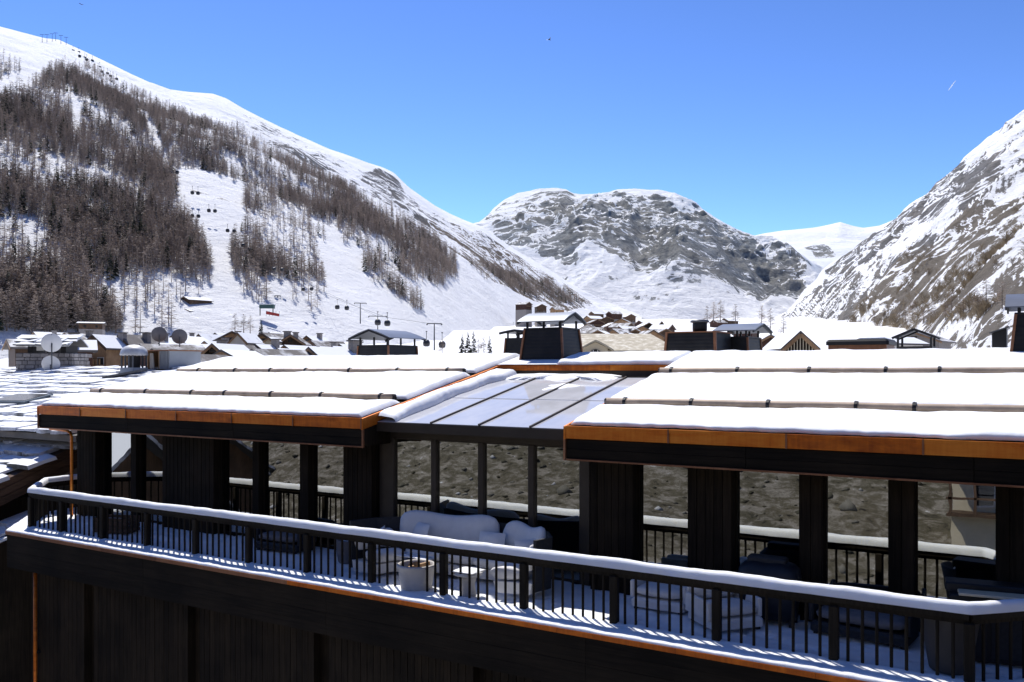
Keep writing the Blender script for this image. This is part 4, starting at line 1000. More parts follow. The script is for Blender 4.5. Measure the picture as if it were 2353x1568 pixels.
# roof window box, metal vents, shed, dishes on the slab roof
def on_slab(x, y):
    # where a picture ray meets the slab roof
    r = ray(x, y); k = (NZ0+NSL*(0-NV0)-HC)/(r[2]-NSL*r[1]); return (r[0]*k, r[1]*k, HC+r[2]*k)
p = on_slab(50, 928)
T = thing('roof_window', 'blue-grey metal roof window box lying on the slab roof', 'roof window', p, rad(20)); T.rotation_euler = (math.atan(NSL), 0, rad(14))
MB().bbox((-.95,-.75,0),(.95,.75,.26),.03).build('casing', m_plain('blue_metal', (0.10,0.125,0.14), 0.4, 0.3), T)
MB().box((-.8,-.6,.262),(.8,.6,.275)).build('pane', MT['dark_glass'], T)
p = on_slab(308, 862)
T = thing('metal_flue', 'grey metal flue with domed cowl on a sloping kerb', 'flue', p)
MB().hexa([(-.5,-.45,-.2),(.55,-.45,-.2),(.55,.45,-.2),(-.5,.45,-.2),(-.46,-.4,.35),(.5,-.4,.35),(.5,.4,.35),(-.46,.4,.35)]).build('base', MT['corrugated'], T)
for x in (-.42,-.14,.14,.42):
    for y in (-.36,.36): MB().box((x-.03,y-.03,.35),(x+.03,y+.03,.95)).build('cowl_post', MT['zinc_dark'], T)
MB().box((-.2,-.2,.35),(.2,.2,.9)).build('inner_flue', MT['cladding'], T)
MB().lathe([(.62,.93),(.63,.98),(.58,1.18),(.44,1.33),(.22,1.42),(.01,1.44)], n=24).build('domed_cowl', m_plain('pale_zinc', (0.55,0.56,0.57), 0.5, 0.2), T, True)
MB().bar((-.3,-1.3,-.12),(1.3,-.4,.22),.55,.10).build('kerb', MT['zinc_dark'], T)
p = on_slab(402, 851); D = p[1]/ray(402)[1]
T = thing('roof_hut', 'small open-fronted hut with grey corrugated side on the slab roof ridge', 'hut', (p[0]-.75, p[1]+.5, p[2]))
k = D/F; w1, w2, hh_ = 40*k, 36*k, 44*k
MB().box((-w1,-.9,0),(w1+.1,.9,.06)).build('floor', MT['old_wood_z'], T)
MB().box((-w1,.84,.06),(w1,.9,hh_)).build('back_wall', MT['old_wood_z'], T)
MB().box((w1-.02,-.9,.06),(w1+.04,.9,hh_)).build('side_wall', MT['corrugated'], T)
for j in range(6): MB().box((.18+j*.095,-.93,.06),(.18+j*.095+.06,-.86,hh_)).build('corrugated_rib', MT['corrugated'], T)
MB().box((.16,-.87,.06),(w1,-.84,hh_)).build('front_panel', MT['corrugated'], T)
MB().box((-w1,-.9,.06),(-w1+.09,.9,hh_)).build('door_post', MT['tan_wood'], T); MB().box((.04,-.9,.06),(.14,-.8,hh_)).build('door_post', MT['tan_wood'], T)
MB().hexa([(-w1+.1,-.8,.06),(-w1+.3,-.7,.06),(-w1+.3,-.66,.06),(-w1+.1,-.76,.06),(-w1+.1,-.8,hh_*.9),(-w1+.2,-.7,hh_*.9),(-w1+.2,-.66,hh_*.9),(-w1+.1,-.76,hh_*.9)]).build('curtain', MT['white_wall'], T)
MB().box((-w1-.15,-1.05,hh_),(w1+.12,1.0,hh_+.05)).build('roof', MT['copper_dull'], T)
def dish(label, px, py, D, r, mat, tilt, yaw, mast, rear=False):
    p = at_depth(px, py, D); T = thing('satellite_dish', label, 'satellite dish', (p[0], p[1], p[2]-mast))
    m = MB(); prof = [(0.001,0.0)]+[(r*q, 0.22*r*q*q) for q in (.25,.5,.75,.9,1.0)]+[(r*1.01,.24*r),(r*.97,.225*r)]
    m.lathe(prof, n=28, cap=False)
    Mx = Matrix.Rotation(yaw, 4, 'Z') @ Matrix.Rotation(tilt, 4, 'X')
    m.v = [tuple((Mx @ Vector(q))+Vector((0,0,mast))) for q in m.v]; m.build('reflector', mat, T, True)
    MB().tube([(0,0,0),(0,0,mast)], .035*r/.5, 8).build('mast', MT['zinc_dark'], T)
    f = (Mx @ Vector((0,0,r*.9)))+Vector((0,0,mast)); b = (Mx @ Vector((0,r*.9,.15*r)))+Vector((0,0,mast))
    MB().tube([b, f], .018, 6).build('feed_arm', MT['zinc_dark'], T); MB().lathe([(.01,0),(.06,.02),(.06,.1),(.01,.12)], tuple(f), 10).build('receiver', MT['zinc'], T)
    return T
wd = m_plain('dish_white', (0.66,0.66,0.65), 0.5, 0, 0.08, 1.0, 0); gd = m_plain('dish_grey', (0.16,0.155,0.16), 0.6, 0, 0.25, 2.0, 0.1)
cx_ = on_slab(98, 853); DS = cx_[1]/ray(98)[1]
dish('large white satellite dish beside the stone chimney', 119, 789, DS*.97, 21*DS/F, wd, rad(80), rad(245), 1.35)
dish('lower pale satellite dish half hidden behind the white one', 116, 838, DS*.98, 19*DS/F, wd, rad(75), rad(230), .4)
dish('left of the two dark dishes on the roof hut', 366, 769, D*1.02, 17.5*D/F, gd, rad(82), rad(238), .55)
dish('right of the two dark dishes on the roof hut', 413, 774, D*1.02, 17.5*D/F, gd, rad(82), rad(238), .5)
# stone chimney
k = DS/F; w = 132*k; h = 42*k
T = thing('stone_chimney', 'wide rubble-stone chimney with slab-covered cap on the left roof', 'chimney', (cx_[0]-.55, cx_[1]+.85, cx_[2]-.3), TH)
core = MB().box((-w/2+.06,-.74,0),(w/2-.06,.94,h+.3)).build('core', MT['mortar'], T)
z = 0; row = 0
SM = [MB().bbox((-.5,-.5,0),(.5,.5,1),.09).mesh('stone', MT['stone']) for _ in range(1)]
while z < h+.25:
    rh = random.uniform(.13,.24); x = -w/2
    while x < w/2-.05:
        rw = min(random.uniform(.2,.55), w/2-x); o = link('stone', SM[0], core, (x+rw/2,-.74,z+.01)); o.scale = (rw-.03,.16+random.uniform(0,.06),rh-.025); x += rw
    y = -.7
    while y < .9:
        rw = random.uniform(.25,.5); o = link('stone', SM[0], core, (w/2-.06,y+rw/2,z+.01)); o.scale = (.14+random.uniform(0,.05),rw-.03,rh-.025); y += rw
    z += rh
for x in (-w*.28, w*.05, w*.3): MB().box((x-.14,-.6,h+.3),(x+.14,.7,h+.72)).build('cap_pier', MT['cladding'], T)
MB().box((-w*.16,-.66,h+.42),(-w*.03,-.6,h+.66)).build('lamp', MT['white_wall'], T)
cp = MB(); gable_sheet(cp, -w*.46, w*.46, -1.0, 1.2, h+.72, h+1.3, 'u', .08, 0); cap = cp.build('cap_roof', MT['slab'], T)
for i in range(5):
    for j in range(3):
        f = (j+.3)/3.2; o = link('stone_slab', SLABS[(i*3+j) % 8], cap, (-w*.40+i*w*.2+random.uniform(-.1,.1), -1.0+f*1.1, h+.75+.58*f+.0)); o.rotation_euler = (.36, random.uniform(-.04,.04), random.uniform(-.3,.3)); o.scale = (.85,.6,1)

# ------------------------------------------------------------------ village houses
MT['roof_snow_v'] = m_snowtop('village_roof', (0.12,0.11,0.105), lo=0.45, hi=0.75, scale=0.5, cover=0.06)
MT['roof_lauze'] = m_snowtop('lauze_roof', (0.44,0.39,0.29), snow=(0.74,0.72,0.64), lo=0.92, hi=1.2, scale=1.6)
MT['roof_grey_v'] = m_snowtop('village_grey_roof', (0.17,0.155,0.145), lo=0.78, hi=1.08, scale=0.45)
def chalet(label, px, py, D, w, d, h, rh, rz, wall='tan_wood', roofm=None, over=0.7, base='stone', wins=(3,2), balc=True, chim=True, group=None, deep=6, name='chalet', attic=True):
    """px,py: picture position of the middle of the eaves line of the near gable side; D depth; local x = width of the gable, y = ridge direction."""
    roofm = roofm or ('roof_grey_v' if int(px*7) % 3 == 0 else 'roof_snow_v')
    p = at_depth(px, py, D); g0 = min(gz(p[0], p[1]), p[2]-h)
    T = thing(name, label, 'house', (p[0], p[1], p[2]-h), rz, group)
    def P(mb, n, m, par=None): return mb.build(n, m, par or T)
    body = MB(); body.add([(-w/2,0,0),(w/2,0,0),(w/2,d,0),(-w/2,d,0),(-w/2,0,h),(w/2,0,h),(w/2,d,h),(-w/2,d,h),(0,0,h+rh),(0,d,h+rh)],
             [(0,1,5,8,4),(1,2,6,5),(2,3,7,9,6),(3,0,4,7),(4,8,9,7),(5,6,9,8)]); P(body, 'wall', MT[wall])
    zb = g0-(p[2]-h)-2; P(MB().box((-w/2-.05,-.05,zb),(w/2+.05,d+.05,min(0.9,h*.3))), 'base_storey', MT[base])
    for s in (-1, 1):
        e = over; k = rh/(w/2); x1 = s*(w/2+e); z1 = h-k*e; t = .28
        q = [(0,-e*1.3,h+rh),(x1,-e*1.3,z1),(x1,d+e,z1),(0,d+e,h+rh)]
        if s < 0: q = [q[1],q[0],q[3],q[2]]
        P(MB().hexa([(a,b,c+.02) for a,b,c in q]+[(a,b,c+t) for a,b,c in q]), 'roof_slope', MT[roofm])
        P(MB().bar((0,-e*1.3-.02,h+rh-.02),(x1,-e*1.3-.02,z1-.02),.08,.26), 'barge_board', MT['tan_wood' if wall != 'tan_wood' else 'old_wood_z'])
    nx, nz = wins
    for j in range(nz):
        for i in range(nx):
            x = -w/2+w*(i+.5)/nx; z = 1.0+j*(h-.4)/max(1,nz); ww, hh_ = min(.6,w/nx*.3), .62
            fo = P(MB().box((x-ww,-.06,z),(x+ww,-.01,z+2*hh_)), 'window', MT['white_wall' if (i+j) % 3 else 'old_wood_z'])
            P(MB().box((x-ww+.1,-.09,z+.1),(x+ww-.1,-.062,z+2*hh_-.1)), 'pane', MT['dark_glass'], fo)
    for i in range(max(2, int(d/3))):      # right flank windows
        y = d*(i+.5)/max(2, int(d/3))
        for sx in (-1, 1):
            fo = P(MB().box((sx*w/2-.05,y-.55,h*.45),(sx*w/2+.05,y+.55,h*.45+1.2)), 'window', MT['old_wood_z'])
            P(MB().box((sx*w/2-.07,y-.42,h*.45+.12),(sx*w/2+.07,y+.42,h*.45+1.08)), 'pane', MT['dark_glass'], fo)
    if attic:
        fo = P(MB().box((-.5,-.06,h+rh*.12),(.5,-.01,h+rh*.55)), 'window', MT['old_wood_z']); P(MB().box((-.4,-.09,h+rh*.16),(.4,-.062,h+rh*.5)), 'pane', MT['dark_glass'], fo)
    if balc:
        z = h*.62
        b = P(MB().box((-w/2+.2,-1.1,z),(w/2-.2,0,z+.15)), 'balcony', MT['old_wood_z'])
        P(MB().box((-w/2+.2,-1.1,z+.9),(w/2-.2,-1.0,z+1.02)), 'balcony_rail', MT['old_wood_z'], b)
        n = int(w/.5); m = MB()
        for i in range(n): x = -w/2+.3+(w-.6)*i/(n-1); m.box((x-.1,-1.08,z+.15),(x+.1,-1.03,z+.9))
        P(m, 'balcony_boards', MT['tan_wood'], b)
    if chim:
        x, y = w*.22, d*.55; zt = h+rh*.56
        c = P(MB().box((x-.45,y-.45,zt-.6),(x+.45,y+.45,zt+1.3)), 'chimney', MT['stone']); P(MB().box((x-.6,y-.6,zt+1.3),(x+.6,y+.6,zt+1.45)), 'chimney_cap', MT['roof_snow_v'], c)
    return T
VG_ = 'village houses at the foot of the left slope'
def vill(label, xl, xr, ye, ya, D, d, dr, wall='tan_wood', **k):
    """gable seen between picture columns xl and xr, eaves at ye, apex at ya"""
    w = (xr-xl)*D/F/max(.5, math.cos(rad(dr))); rh = (ye-ya)*D/F
    return chalet(label, (xl+xr)/2, ye, D, w, d, k.pop('h', 7), rh, TH+rad(dr), wall, over=k.pop('over', .5), **k)
vill('tan timber chalet with snowy gable, left one of the twin gables behind the dome flue', 190, 247, 798, 773, 125, 9, -12, wins=(2,2))
vill('tan timber chalet with snowy gable, right one of the twin gables behind the dome flue', 252, 306, 797, 772, 130, 9, -12, wins=(2,2))
vill('dark red-brown chalet with white roof beside the white satellite dish', 100, 136, 805, 786, 95, 4.0, -62, 'red_wood', wins=(2,1), balc=False, h=5)
vill('low snowy-roofed house below the dark red-brown chalet', 102, 124, 843, 822, 58, 1.8, -66, 'red_wood', balc=False, chim=False, attic=False, wins=(1,1), h=4, over=.2)
vill('tiny black gable between the dome flue and the low snowy roof', 420, 462, 838, 822, 64, 5, -10, 'black_wood', balc=False, chim=False, attic=False, wins=(1,1), h=4, over=.2)
vill('large dark gable with snowy slopes right of the roof hut', 462, 562, 837, 811, 72, 6, -8, 'black_wood', balc=False, chim=False, attic=False, wins=(3,1), h=5, over=.25)
vill('small dark gable above the large dark gable', 468, 512, 812, 794, 105, 7, -12, 'black_wood', balc=False, chim=False, wins=(2,1), h=5, over=.25)
vill('weathered chalet with broad pale roof right of the roof hut', 490, 575, 789, 764, 165, 12, 22, 'tan_wood', wins=(3,2))
vill('white-fronted chalet tower with two dark windows beside the weathered chalet', 528, 568, 788, 768, 140, 6, -8, 'white_wall', wins=(2,2), balc=False, chim=False, attic=False, over=.3)
vill('small tan gable left of the weathered chalet', 443, 478, 786, 770, 190, 10, -20, 'tan_wood', wins=(2,1), balc=False, chim=False)
vill('wooden apartment chalet with stacked balconies and snowy roof', 572, 640, 790, 768, 150, 10, -18, 'tan_wood', wins=(3,3), h=9)
vill('pale stair block between the two apartment chalets', 607, 628, 786, 778, 143, 4, -4, 'cream_wall', wins=(1,3), balc=False, chim=False, attic=False, h=8, over=.15)
vill('rightmost wooden chalet of the apartment row with red-brown balcony', 640, 694, 790, 772, 150, 9, 14, 'old_wood_z', wins=(3,2), h=8)
vill('low white-roofed gable between the apartment chalets and the roof', 612, 668, 822, 806, 98, 8, -10, 'cream_wall', balc=False, chim=False, wins=(2,1), h=5, over=.25)
vill('dark gabled house with wide snowy roof left of the pavilion-like chimney', 690, 742, 822, 803, 90, 9, -42, 'black_wood', balc=False, chim=True, wins=(2,1), h=5, over=.3)
vill('brown gable half hidden behind the right end of the left roof ridge', 560, 610, 826, 808, 84, 8, -30, 'old_wood_z', balc=False, chim=False, wins=(2,1), h=5, over=.3)
vill('grey-roofed chalet low behind the stone chimney at the left edge', 2, 52, 800, 784, 115, 9, -50, 'old_wood_z', wins=(2,1), balc=False)
vill('old brown chalet between the white dish and the twin gables', 128, 178, 783, 768, 170, 9, -15, 'old_wood_z', wins=(2,1), balc=False)
vill('brown chalet with pale roof left of the two dark dishes', 306, 350, 792, 776, 150, 9, -14, 'old_wood_z', wins=(2,1))
vill('brown chalet with pale roof directly behind the two dark dishes', 370, 430, 790, 774, 170, 9, -14, 'tan_wood', wins=(2,1), chim=False)
for i, (xl, xr, ye, ya, D, dr, m) in enumerate([(60,100,778,765,230,-40,'old_wood_z'),(700,735,800,786,170,-35,'old_wood_z'),(455,490,800,787,150,-20,'red_wood'),(310,345,808,795,110,-40,'red_wood'),(745,790,815,800,125,-30,'red_wood'),(350,392,806,793,115,-38,'black_wood'),(432,465,810,798,118,-25,'old_wood_z'),(600,640,778,766,210,-20,'old_wood_z'),(690,722,786,774,190,-15,'tan_wood'),(640,672,808,797,130,-20,'red_wood'),(575,605,806,795,125,-15,'tan_wood'),(520,548,808,797,120,-20,'old_wood_z'),(765,800,806,794,150,-25,'tan_wood'),(228,262,786,774,190,-18,'red_wood'),(318,350,782,771,210,-15,'tan_wood'),(480,512,778,767,220,-18,'tan_wood'),(720,752,810,800,140,-12,'old_wood_z'),(340,368,816,806,100,-20,'tan_wood'),(395,430,782,772,220,-10,'red_wood')]):
    vill('small snow-roofed house packed between the larger village chalets', xl, xr, ye, ya, D, 8, dr, m, balc=False, chim=i % 2 == 0, wins=(2,1), group='small houses packed into the village', h=5, over=.3)
chalet('long flat-roofed shed with a snow cover at the wood edge', 185, 745, 330, 10, 8, 3, .6, TH-rad(70), 'old_wood_z', wins=(2,1), balc=False, chim=False, attic=False)
chalet('bluish snow-roofed hut among the trees left of the piste', 425, 690, 430, 9, 12, 5, 1.6, TH-rad(40), 'old_wood_z', wins=(3,1), balc=False, chim=False)
chalet('small white hut just below the blue-roofed hut', 428, 716, 420, 6, 8, 4, 1.0, TH-rad(30), 'white_wall', wins=(2,1), balc=False, chim=False)
# cream house with the arched dormer behind the main chimney
p = at_depth(1440, 812, 78); T = thing('cream_house', 'cream house with wide straw-coloured stone roof and arched dormer', 'house', (p[0], p[1], -8), TH)
W2 = 7.0; hb = HC+(851-806)/F*78+8; ht = HC+(851-772)/F*84+8
MB().box((-W2/2-1.2,0,0),(W2/2+1,8,hb-.2)).build('wall', MT['cream_wall'], T)
MB().add([(-W2/2-1.5,-.6,hb-.25),(W2/2+1.2,-.6,hb-.25),(W2/2-.4,6,ht),(-W2/2-.3,6,ht),(-W2/2-1.5,-.6,hb-.0),(W2/2+1.2,-.6,hb-.0),(W2/2-.4,6,ht+.2),(-W2/2-.3,6,ht+.2)],[(0,1,2,3),(4,7,6,5),(0,4,5,1),(1,5,6,2),(2,6,7,3),(3,7,4,0)]).build('roof', MT['roof_lauze'], T)
dx = (1366-1440)/F*78
MB().add([(dx-1.1,-.9,hb-1.2),(dx+1.1,-.9,hb-1.2),(dx+1.1,-.9,hb+.2),(dx,-.9,hb+.75),(dx-1.1,-.9,hb+.2),(dx-1.1,3,hb-1.2),(dx+1.1,3,hb-1.2),(dx+1.1,3,hb+.2),(dx,3,hb+.75),(dx-1.1,3,hb+.2)],[(0,1,2,3,4),(1,6,7,2),(0,4,9,5),(5,9,8,7,6)]).build('dormer', MT['cream_wall'], T)
g = MB(); gable_sheet(g, dx-1.6, dx+1.6, -1.3, 3.2, hb+.05, hb+.95, 'v', .16, .12); g.build('dormer_roof', MT['roof_lauze'], T)
a = MB(); n = 10; pts = [(dx+.55*math.cos(math.pi*k/n), hb-.45+.55*math.sin(math.pi*k/n)) for k in range(n+1)]
a.add([(x,-.96,z) for x, z in pts]+[(x,-.91,z) for x, z in pts],[tuple(range(n+1)),tuple(range(2*n+1,n,-1))]+[(i,i+1,n+2+i,n+1+i) for i in range(n)]); aw = a.build('arched_window', MT['dark_glass'], T)
for x in (-.2,.2): MB().box((dx+x-.03,-.99,hb-.45),(dx+x+.03,-.965,hb+.05)).build('glazing_bar', MT['white_wall'], aw)
# timber gable right of the plant box
chalet('dark timber-framed gable with pale posts behind the right roof', 1838, 806, 62, 2.5, 6, 4, 1.15, TH-rad(3), 'black_wood', balc=False, chim=False, attic=False, wins=(4,1), over=.15)
T = chalet_tmp = [o for o in C.objects if o.get('label','').startswith('dark timber-framed gable')][0]
for k in range(-5,6): MB().box((k*.21-.03,-.12,2.6),(k*.21+.03,-.05,4.0+1.1*(1-abs(k)/6.0)-.12)).build('pale_post', MT['cream_wall'], T)
chalet('small brown house with snowy roof behind the broad metal cap', 1775, 790, 140, 4.5, 8, 5, 1.2, TH-rad(35), 'red_wood', balc=False, chim=False, wins=(2,1))
chalet('grey stone barn among bare trees behind the open gable frame', 2100, 785, 150, 8, 8, 5, 1.6, TH-rad(40), 'stone', balc=False, chim=False, wins=(2,1))
chalet('white cabin beside the grey stone barn', 2035, 790, 130, 4, 6, 4, .8, TH-rad(60), 'white_wall', balc=False, chim=False, wins=(2,1), attic=False)
# hamlet at the valley head
far = [(1215,700,900,'red_wood'),(1245,705,900,'old_wood_z'),(1270,712,880,'tan_wood'),(1350,733,760,'tan_wood'),(1372,742,700,'red_wood'),(1395,735,740,'old_wood_z'),(1410,750,620,'red_wood'),(1428,740,700,'tan_wood'),
       (1448,752,560,'old_wood_z'),(1470,745,640,'red_wood'),(1490,752,520,'black_wood'),(1518,748,540,'black_wood'),(1542,757,480,'red_wood'),(1460,772,360,'old_wood_z'),(1410,770,380,'tan_wood'),(1385,765,430,'white_wall'),(1500,775,330,'tan_wood'),(1640,742,800,'red_wood'),(1665,738,820,'old_wood_z'),(1735,765,520,'red_wood'),(1350,755,560,'white_wall'),(1425,762,450,'red_wood'),(1475,762,430,'tan_wood'),(1530,770,380,'old_wood_z'),(1375,775,340,'old_wood_z'),(1440,783,290,'white_wall'),(1360,722,900,'old_wood_z'),(1400,722,900,'red_wood'),(1450,728,880,'old_wood_z')]
CN = {'red_wood':'red-brown','old_wood_z':'grey-brown','tan_wood':'tan timber','black_wood':'black timber','white_wall':'white-walled'}
ORD = ['first','second','third','fourth','fifth','sixth','seventh','eighth','ninth','tenth','eleventh','twelfth']
far.sort(); seen = {}
for i, (x, y, D, m) in enumerate(far):
    n = seen.get(m, 0); seen[m] = n+1; s = random.uniform(1.05,1.45)
    chalet(f'{ORD[n]} {CN[m]} chalet from the left in the hamlet at the valley head', x, y, D, 8*s, 9*s, 6.5, 2.5, TH+rad(random.choice((-60,-20,12,55,-10))), m, 'roof_snow_v' if i % 2 else 'roof_grey_v', balc=i % 3 == 0, chim=i % 4 == 0, wins=(2,1), group='chalets in the hamlet at the valley head', attic=False)

# trees between the houses
for x, y, D, h, k in [(1062,812,150,3.6,'fir'),(1075,812,150,3.9,'fir'),(1088,812,155,4.2,'fir'),(1112,815,140,3.0,'larch'),(1125,812,145,3.1,'fir'),(1100,812,150,2.6,'larch'),(1016,812,140,2.4,'larch'),(1770,760,420,11,'larch'),(1750,755,450,12,'larch'),(1640,740,600,14,'larch'),(1625,742,600,12,'larch'),(1655,738,620,15,'larch'),(1690,742,600,13,'larch'),(1800,772,330,8,'larch'),(540,763,230,5,'larch'),(560,764,230,5,'larch'),(575,764,230,4.5,'larch'),(600,768,220,4,'fir')]:
    p = at_depth(x, y, D); T = put_tree('village_tree', k, p, h, ('dark fir' if k == 'fir' else 'bare broad tree')+(' in the row above the weathered village chalet' if x < 700 else ' just left of the small open-capped chimney' if x < 1200 else ' beyond the round black ventilator' if x < 1700 else ' beyond the broad metal chimney cap'), 'trees among the village roofs', 1.6 if k == 'larch' else 1.1)

# ------------------------------------------------------------------ ski lift
MT['lift'] = m_plain('lift_steel', (0.07,0.075,0.08), 0.5, 0.4, 0.2, 1.0, 0)
MT['cabin'] = m_plain('cabin_paint', (0.03,0.032,0.038), 0.3, 0, 0.2, 0.6, 0)
gm = MB(); prof = [(.55,0),(.95,.25),(1.05,.9),(.98,1.5),(.6,1.95)]; gm.lathe(prof, n=12); cabm = gm.mesh('cabin', MT['cabin'], True)
hm = MB().box((-.06,-.06,1.95),(.06,.06,4.4)).box((-.25,-.1,4.3),(.25,.1,4.55)).mesh('hanger', MT['lift'])
wm = MB().lathe([(1.04,.85),(1.06,1.1),(1.0,1.42)], n=12, cap=False).mesh('window_band', MT['dark_glass'], True)
def gondola(x, y, D, s=1.0, label='dark cable-car cabin hanging over the piste', group='cable-car cabins'):
    p = at_depth(x, y, D); T = thing('cable_car_cabin', label, 'cable car', (p[0], p[1], p[2]-1.0*s), random.random(), group); T.scale = (s,)*3
    link('cabin', cabm, T); link('hanger', hm, T); link('window_band', wm, T); return T
for x, y, D in [(775,706,440),(797,708,440),(868,741,330),(890,743,330),(980,789,290),(1016,792,290)]: gondola(x, y, D, 1.15, 'dark cable-car cabin low over the white nursery slope', 'cable-car cabins over the nursery slope')
for x, y in [(630,619),(648,620),(697,665),(716,664),(559,564),(573,573),(523,530),(538,531),(480,484),(494,485),(442,496),(456,497),(442,443),(455,444),(393,398),(407,396)]:
    D = np.linalg.norm(LL.spot(x, y+10)[:2])*0.9; gondola(x, y, D, D/480, 'dark cable-car cabin halfway up the wooded left slope', 'cable-car cabins above the wooded slope')
for x, y in [(168,117),(181,121),(183,129),(195,133),(199,137),(212,140),(216,151),(229,155),(234,165),(247,169),(254,175),(268,182)]:
    D = np.linalg.norm(LL.spot(x, y+9)[:2])*0.95; gondola(x, y, D, D/620, 'tiny cable-car cabin near the top of the left mountain', 'cable-car cabins near the summit')
def pylon(x, yb, yt, D, label, w=5.0):
    b = at_depth(x, yb, D); h = (yb-yt)/F*D; T = thing('lift_pylon', label, 'pylon', (b[0], b[1], b[2]-2), TH+.2, None); h += 2
    MB().tube([(0,0,0),(0,0,h)], [h*.028,h*.018], 8).build('mast', MT['lift'], T); MB().bar((-w/2,0,h),(w/2,0,h),h*.03,h*.035).build('crossarm', MT['lift'], T)
    for s in (-1,1): MB().bar((s*w/2,-1.2,h-.3),(s*w/2,1.2,h-.3),.3,.4).build('sheave_beam', MT['lift'], T)
    return T
pylon(828,735,697,440,'lone lift pylon with crossarm standing on the nursery slope',6)
pylon(998,792,744,300,'nearest T-shaped lift pylon right of the pavilion-like chimney',5)
pylon(868,760,727,340,'lift pylon rising behind the pavilion-like chimney cap',7)
pylon(638,722,680,470,'thin leaning lift pylon at the edge of the lower trees',3)
pylon(505,570,525,800,'lift pylon beside the narrow piste in the wood',4)
for i, (x, y) in enumerate([(97,92),(108,92),(120,90),(128,88),(140,94),(152,98)]):
    D = LL.spot(x, y+6); Dd = D[1]*CT-D[0]*ST; pylon(x, y+4, y-12, Dd, f'{["first","second","third","fourth","fifth","last"][i]} small dark mast from the left on the left summit ridge', 6)
# cables
def cable(pts, label):
    o = MB().tube(pts, .06, 5).build('lift_cable', MT['lift']); return tag(o, label, 'cable', 'lift cables')
p1 = [at_depth(868,728,340), at_depth(716,656,520), at_depth(573,566,690), at_depth(480,478,820)]
cable(p1, 'steel lift cable running up over the piste'); cable([at_depth(998,745,300), at_depth(890,730,330), at_depth(797,697,440), at_depth(697,656,540)], 'steel lift cable running up over the piste')
# lift station and fence at the piste foot
p = at_depth(612, 716, 430); T = thing('lift_station', 'small green-roofed lift station on legs at the foot of the piste', 'lift station', p, TH)
MB().box((-3.5,0,1.6),(3.5,3,3.4)).build('cabin', m_plain('station_green', (0.05,0.11,0.10), 0.6), T); MB().box((-4,-.4,3.4),(4,3.4,3.7)).build('roof', MT['snow'], T)
for x in (-3.2,3.2): MB().box((x-.2,.2,-2),(x+.2,.6,1.6)).build('leg', MT['lift'], T)
p = at_depth(630, 722, 425); T = thing('safety_fence', 'red safety netting beside the small lift station', 'fence', p, TH)
for k in range(5): MB().box((-4+k*1.6,0,-1),(-4+k*1.6+.12,.1,1.4)).build('stake', MT['lift'], T)
MB().hexa([(-4,.02,-.1),(2.5,.02,-1.2),(2.5,.06,-1.2),(-4,.06,-.1),(-4,.02,1.5),(2.5,.02,.1),(2.5,.06,.1),(-4,.06,1.5)]).build('netting', m_plain('red_net', (0.42,0.05,0.04), 0.8), T)

# ------------------------------------------------------------------ in the air
def bird(x, y, D, s, label, rz):
    p = at_depth(x, y, D); T = thing('bird', label, 'bird', p, rz)
    MB().tube([(-.35*s,0,0),(-.2*s,0,.02),(0,0,.03),(.2*s,0,.02),(.42*s,0,-.02)], [.01*s,.06*s,.09*s,.06*s,.02*s], 8).build('body', MT['cabin'], T, True)
    for k in (-1,1): MB().add([(-.12*s,0,.03),(.14*s,0,.03),(.05*s,k*.5*s,.28*s),(-.2*s,k*.85*s,.2*s)],[(0,1,2,3)]).build('wing', MT['cabin'], T)
bird(1262,92,160,1.0,'dark bird gliding in the middle of the sky',rad(60)); bird(187,11,160,.6,'tiny dark bird near the top left of the sky',0)
a, b = at_depth(2179,208,9000), at_depth(2196,186,9000)
m = Mat('vapour'); m.set((0.95,0.95,0.95), 1.0); tag(MB().tube([a, tuple((np.array(a)+np.array(b))/2), b], [1.5,4.5,2], 8).build('vapour_trail', m.m, None, True), 'short white vapour trail high in the right of the sky', 'vapour trail')

# ------------------------------------------------------------------ houses across the street (they show in the panes)
def street_house(label, loc, w, d, h, rh, rz):
    T = thing('street_house', label, 'house', loc, rz)
    MB().add([(-w/2,0,-9),(w/2,0,-9),(w/2,d,-9),(-w/2,d,-9),(-w/2,0,h),(w/2,0,h),(w/2,d,h),(-w/2,d,h),(0,0,h+rh),(0,d,h+rh)],[(0,1,5,8,4),(1,2,6,5),(2,3,7,9,6),(3,0,4,7),(4,8,9,7),(5,6,9,8)]).build('wall', MT['old_wood_z'], T)
    for s in (-1,1):
        k = rh/(w/2); e = .8; q = [(0,-e,h+rh),(s*(w/2+e),-e,h-k*e),(s*(w/2+e),d+e,h-k*e),(0,d+e,h+rh)]
        if s < 0: q = [q[1],q[0],q[3],q[2]]
        rf = MB().hexa([(a,b,c+.02) for a,b,c in q]+[(a,b,c+.25) for a,b,c in q]).build('roof_slope', MT['slab'], T)
    return T
street_house('slab-roofed timber house reflected in the left windows', (-37,5.5,-2.2), 16, 9, -1.2, 4.6, rad(70))
street_house('second slab-roofed timber house reflected in the left windows', (-50,-7,-2.0), 18, 12, -1.0, 5.2, rad(80))
for k in range(150):
    x = random.uniform(-120,40); y = random.uniform(-120,-48); put_tree('bank_shrub', random.choice(('larch','shrub','shrub')), (x, y, gz(x,y)), random.uniform(1.2,3.2), 'small bare shrub on the bank across the street, mirrored in the panes', 'shrubs on the bank across the street', 1.2)

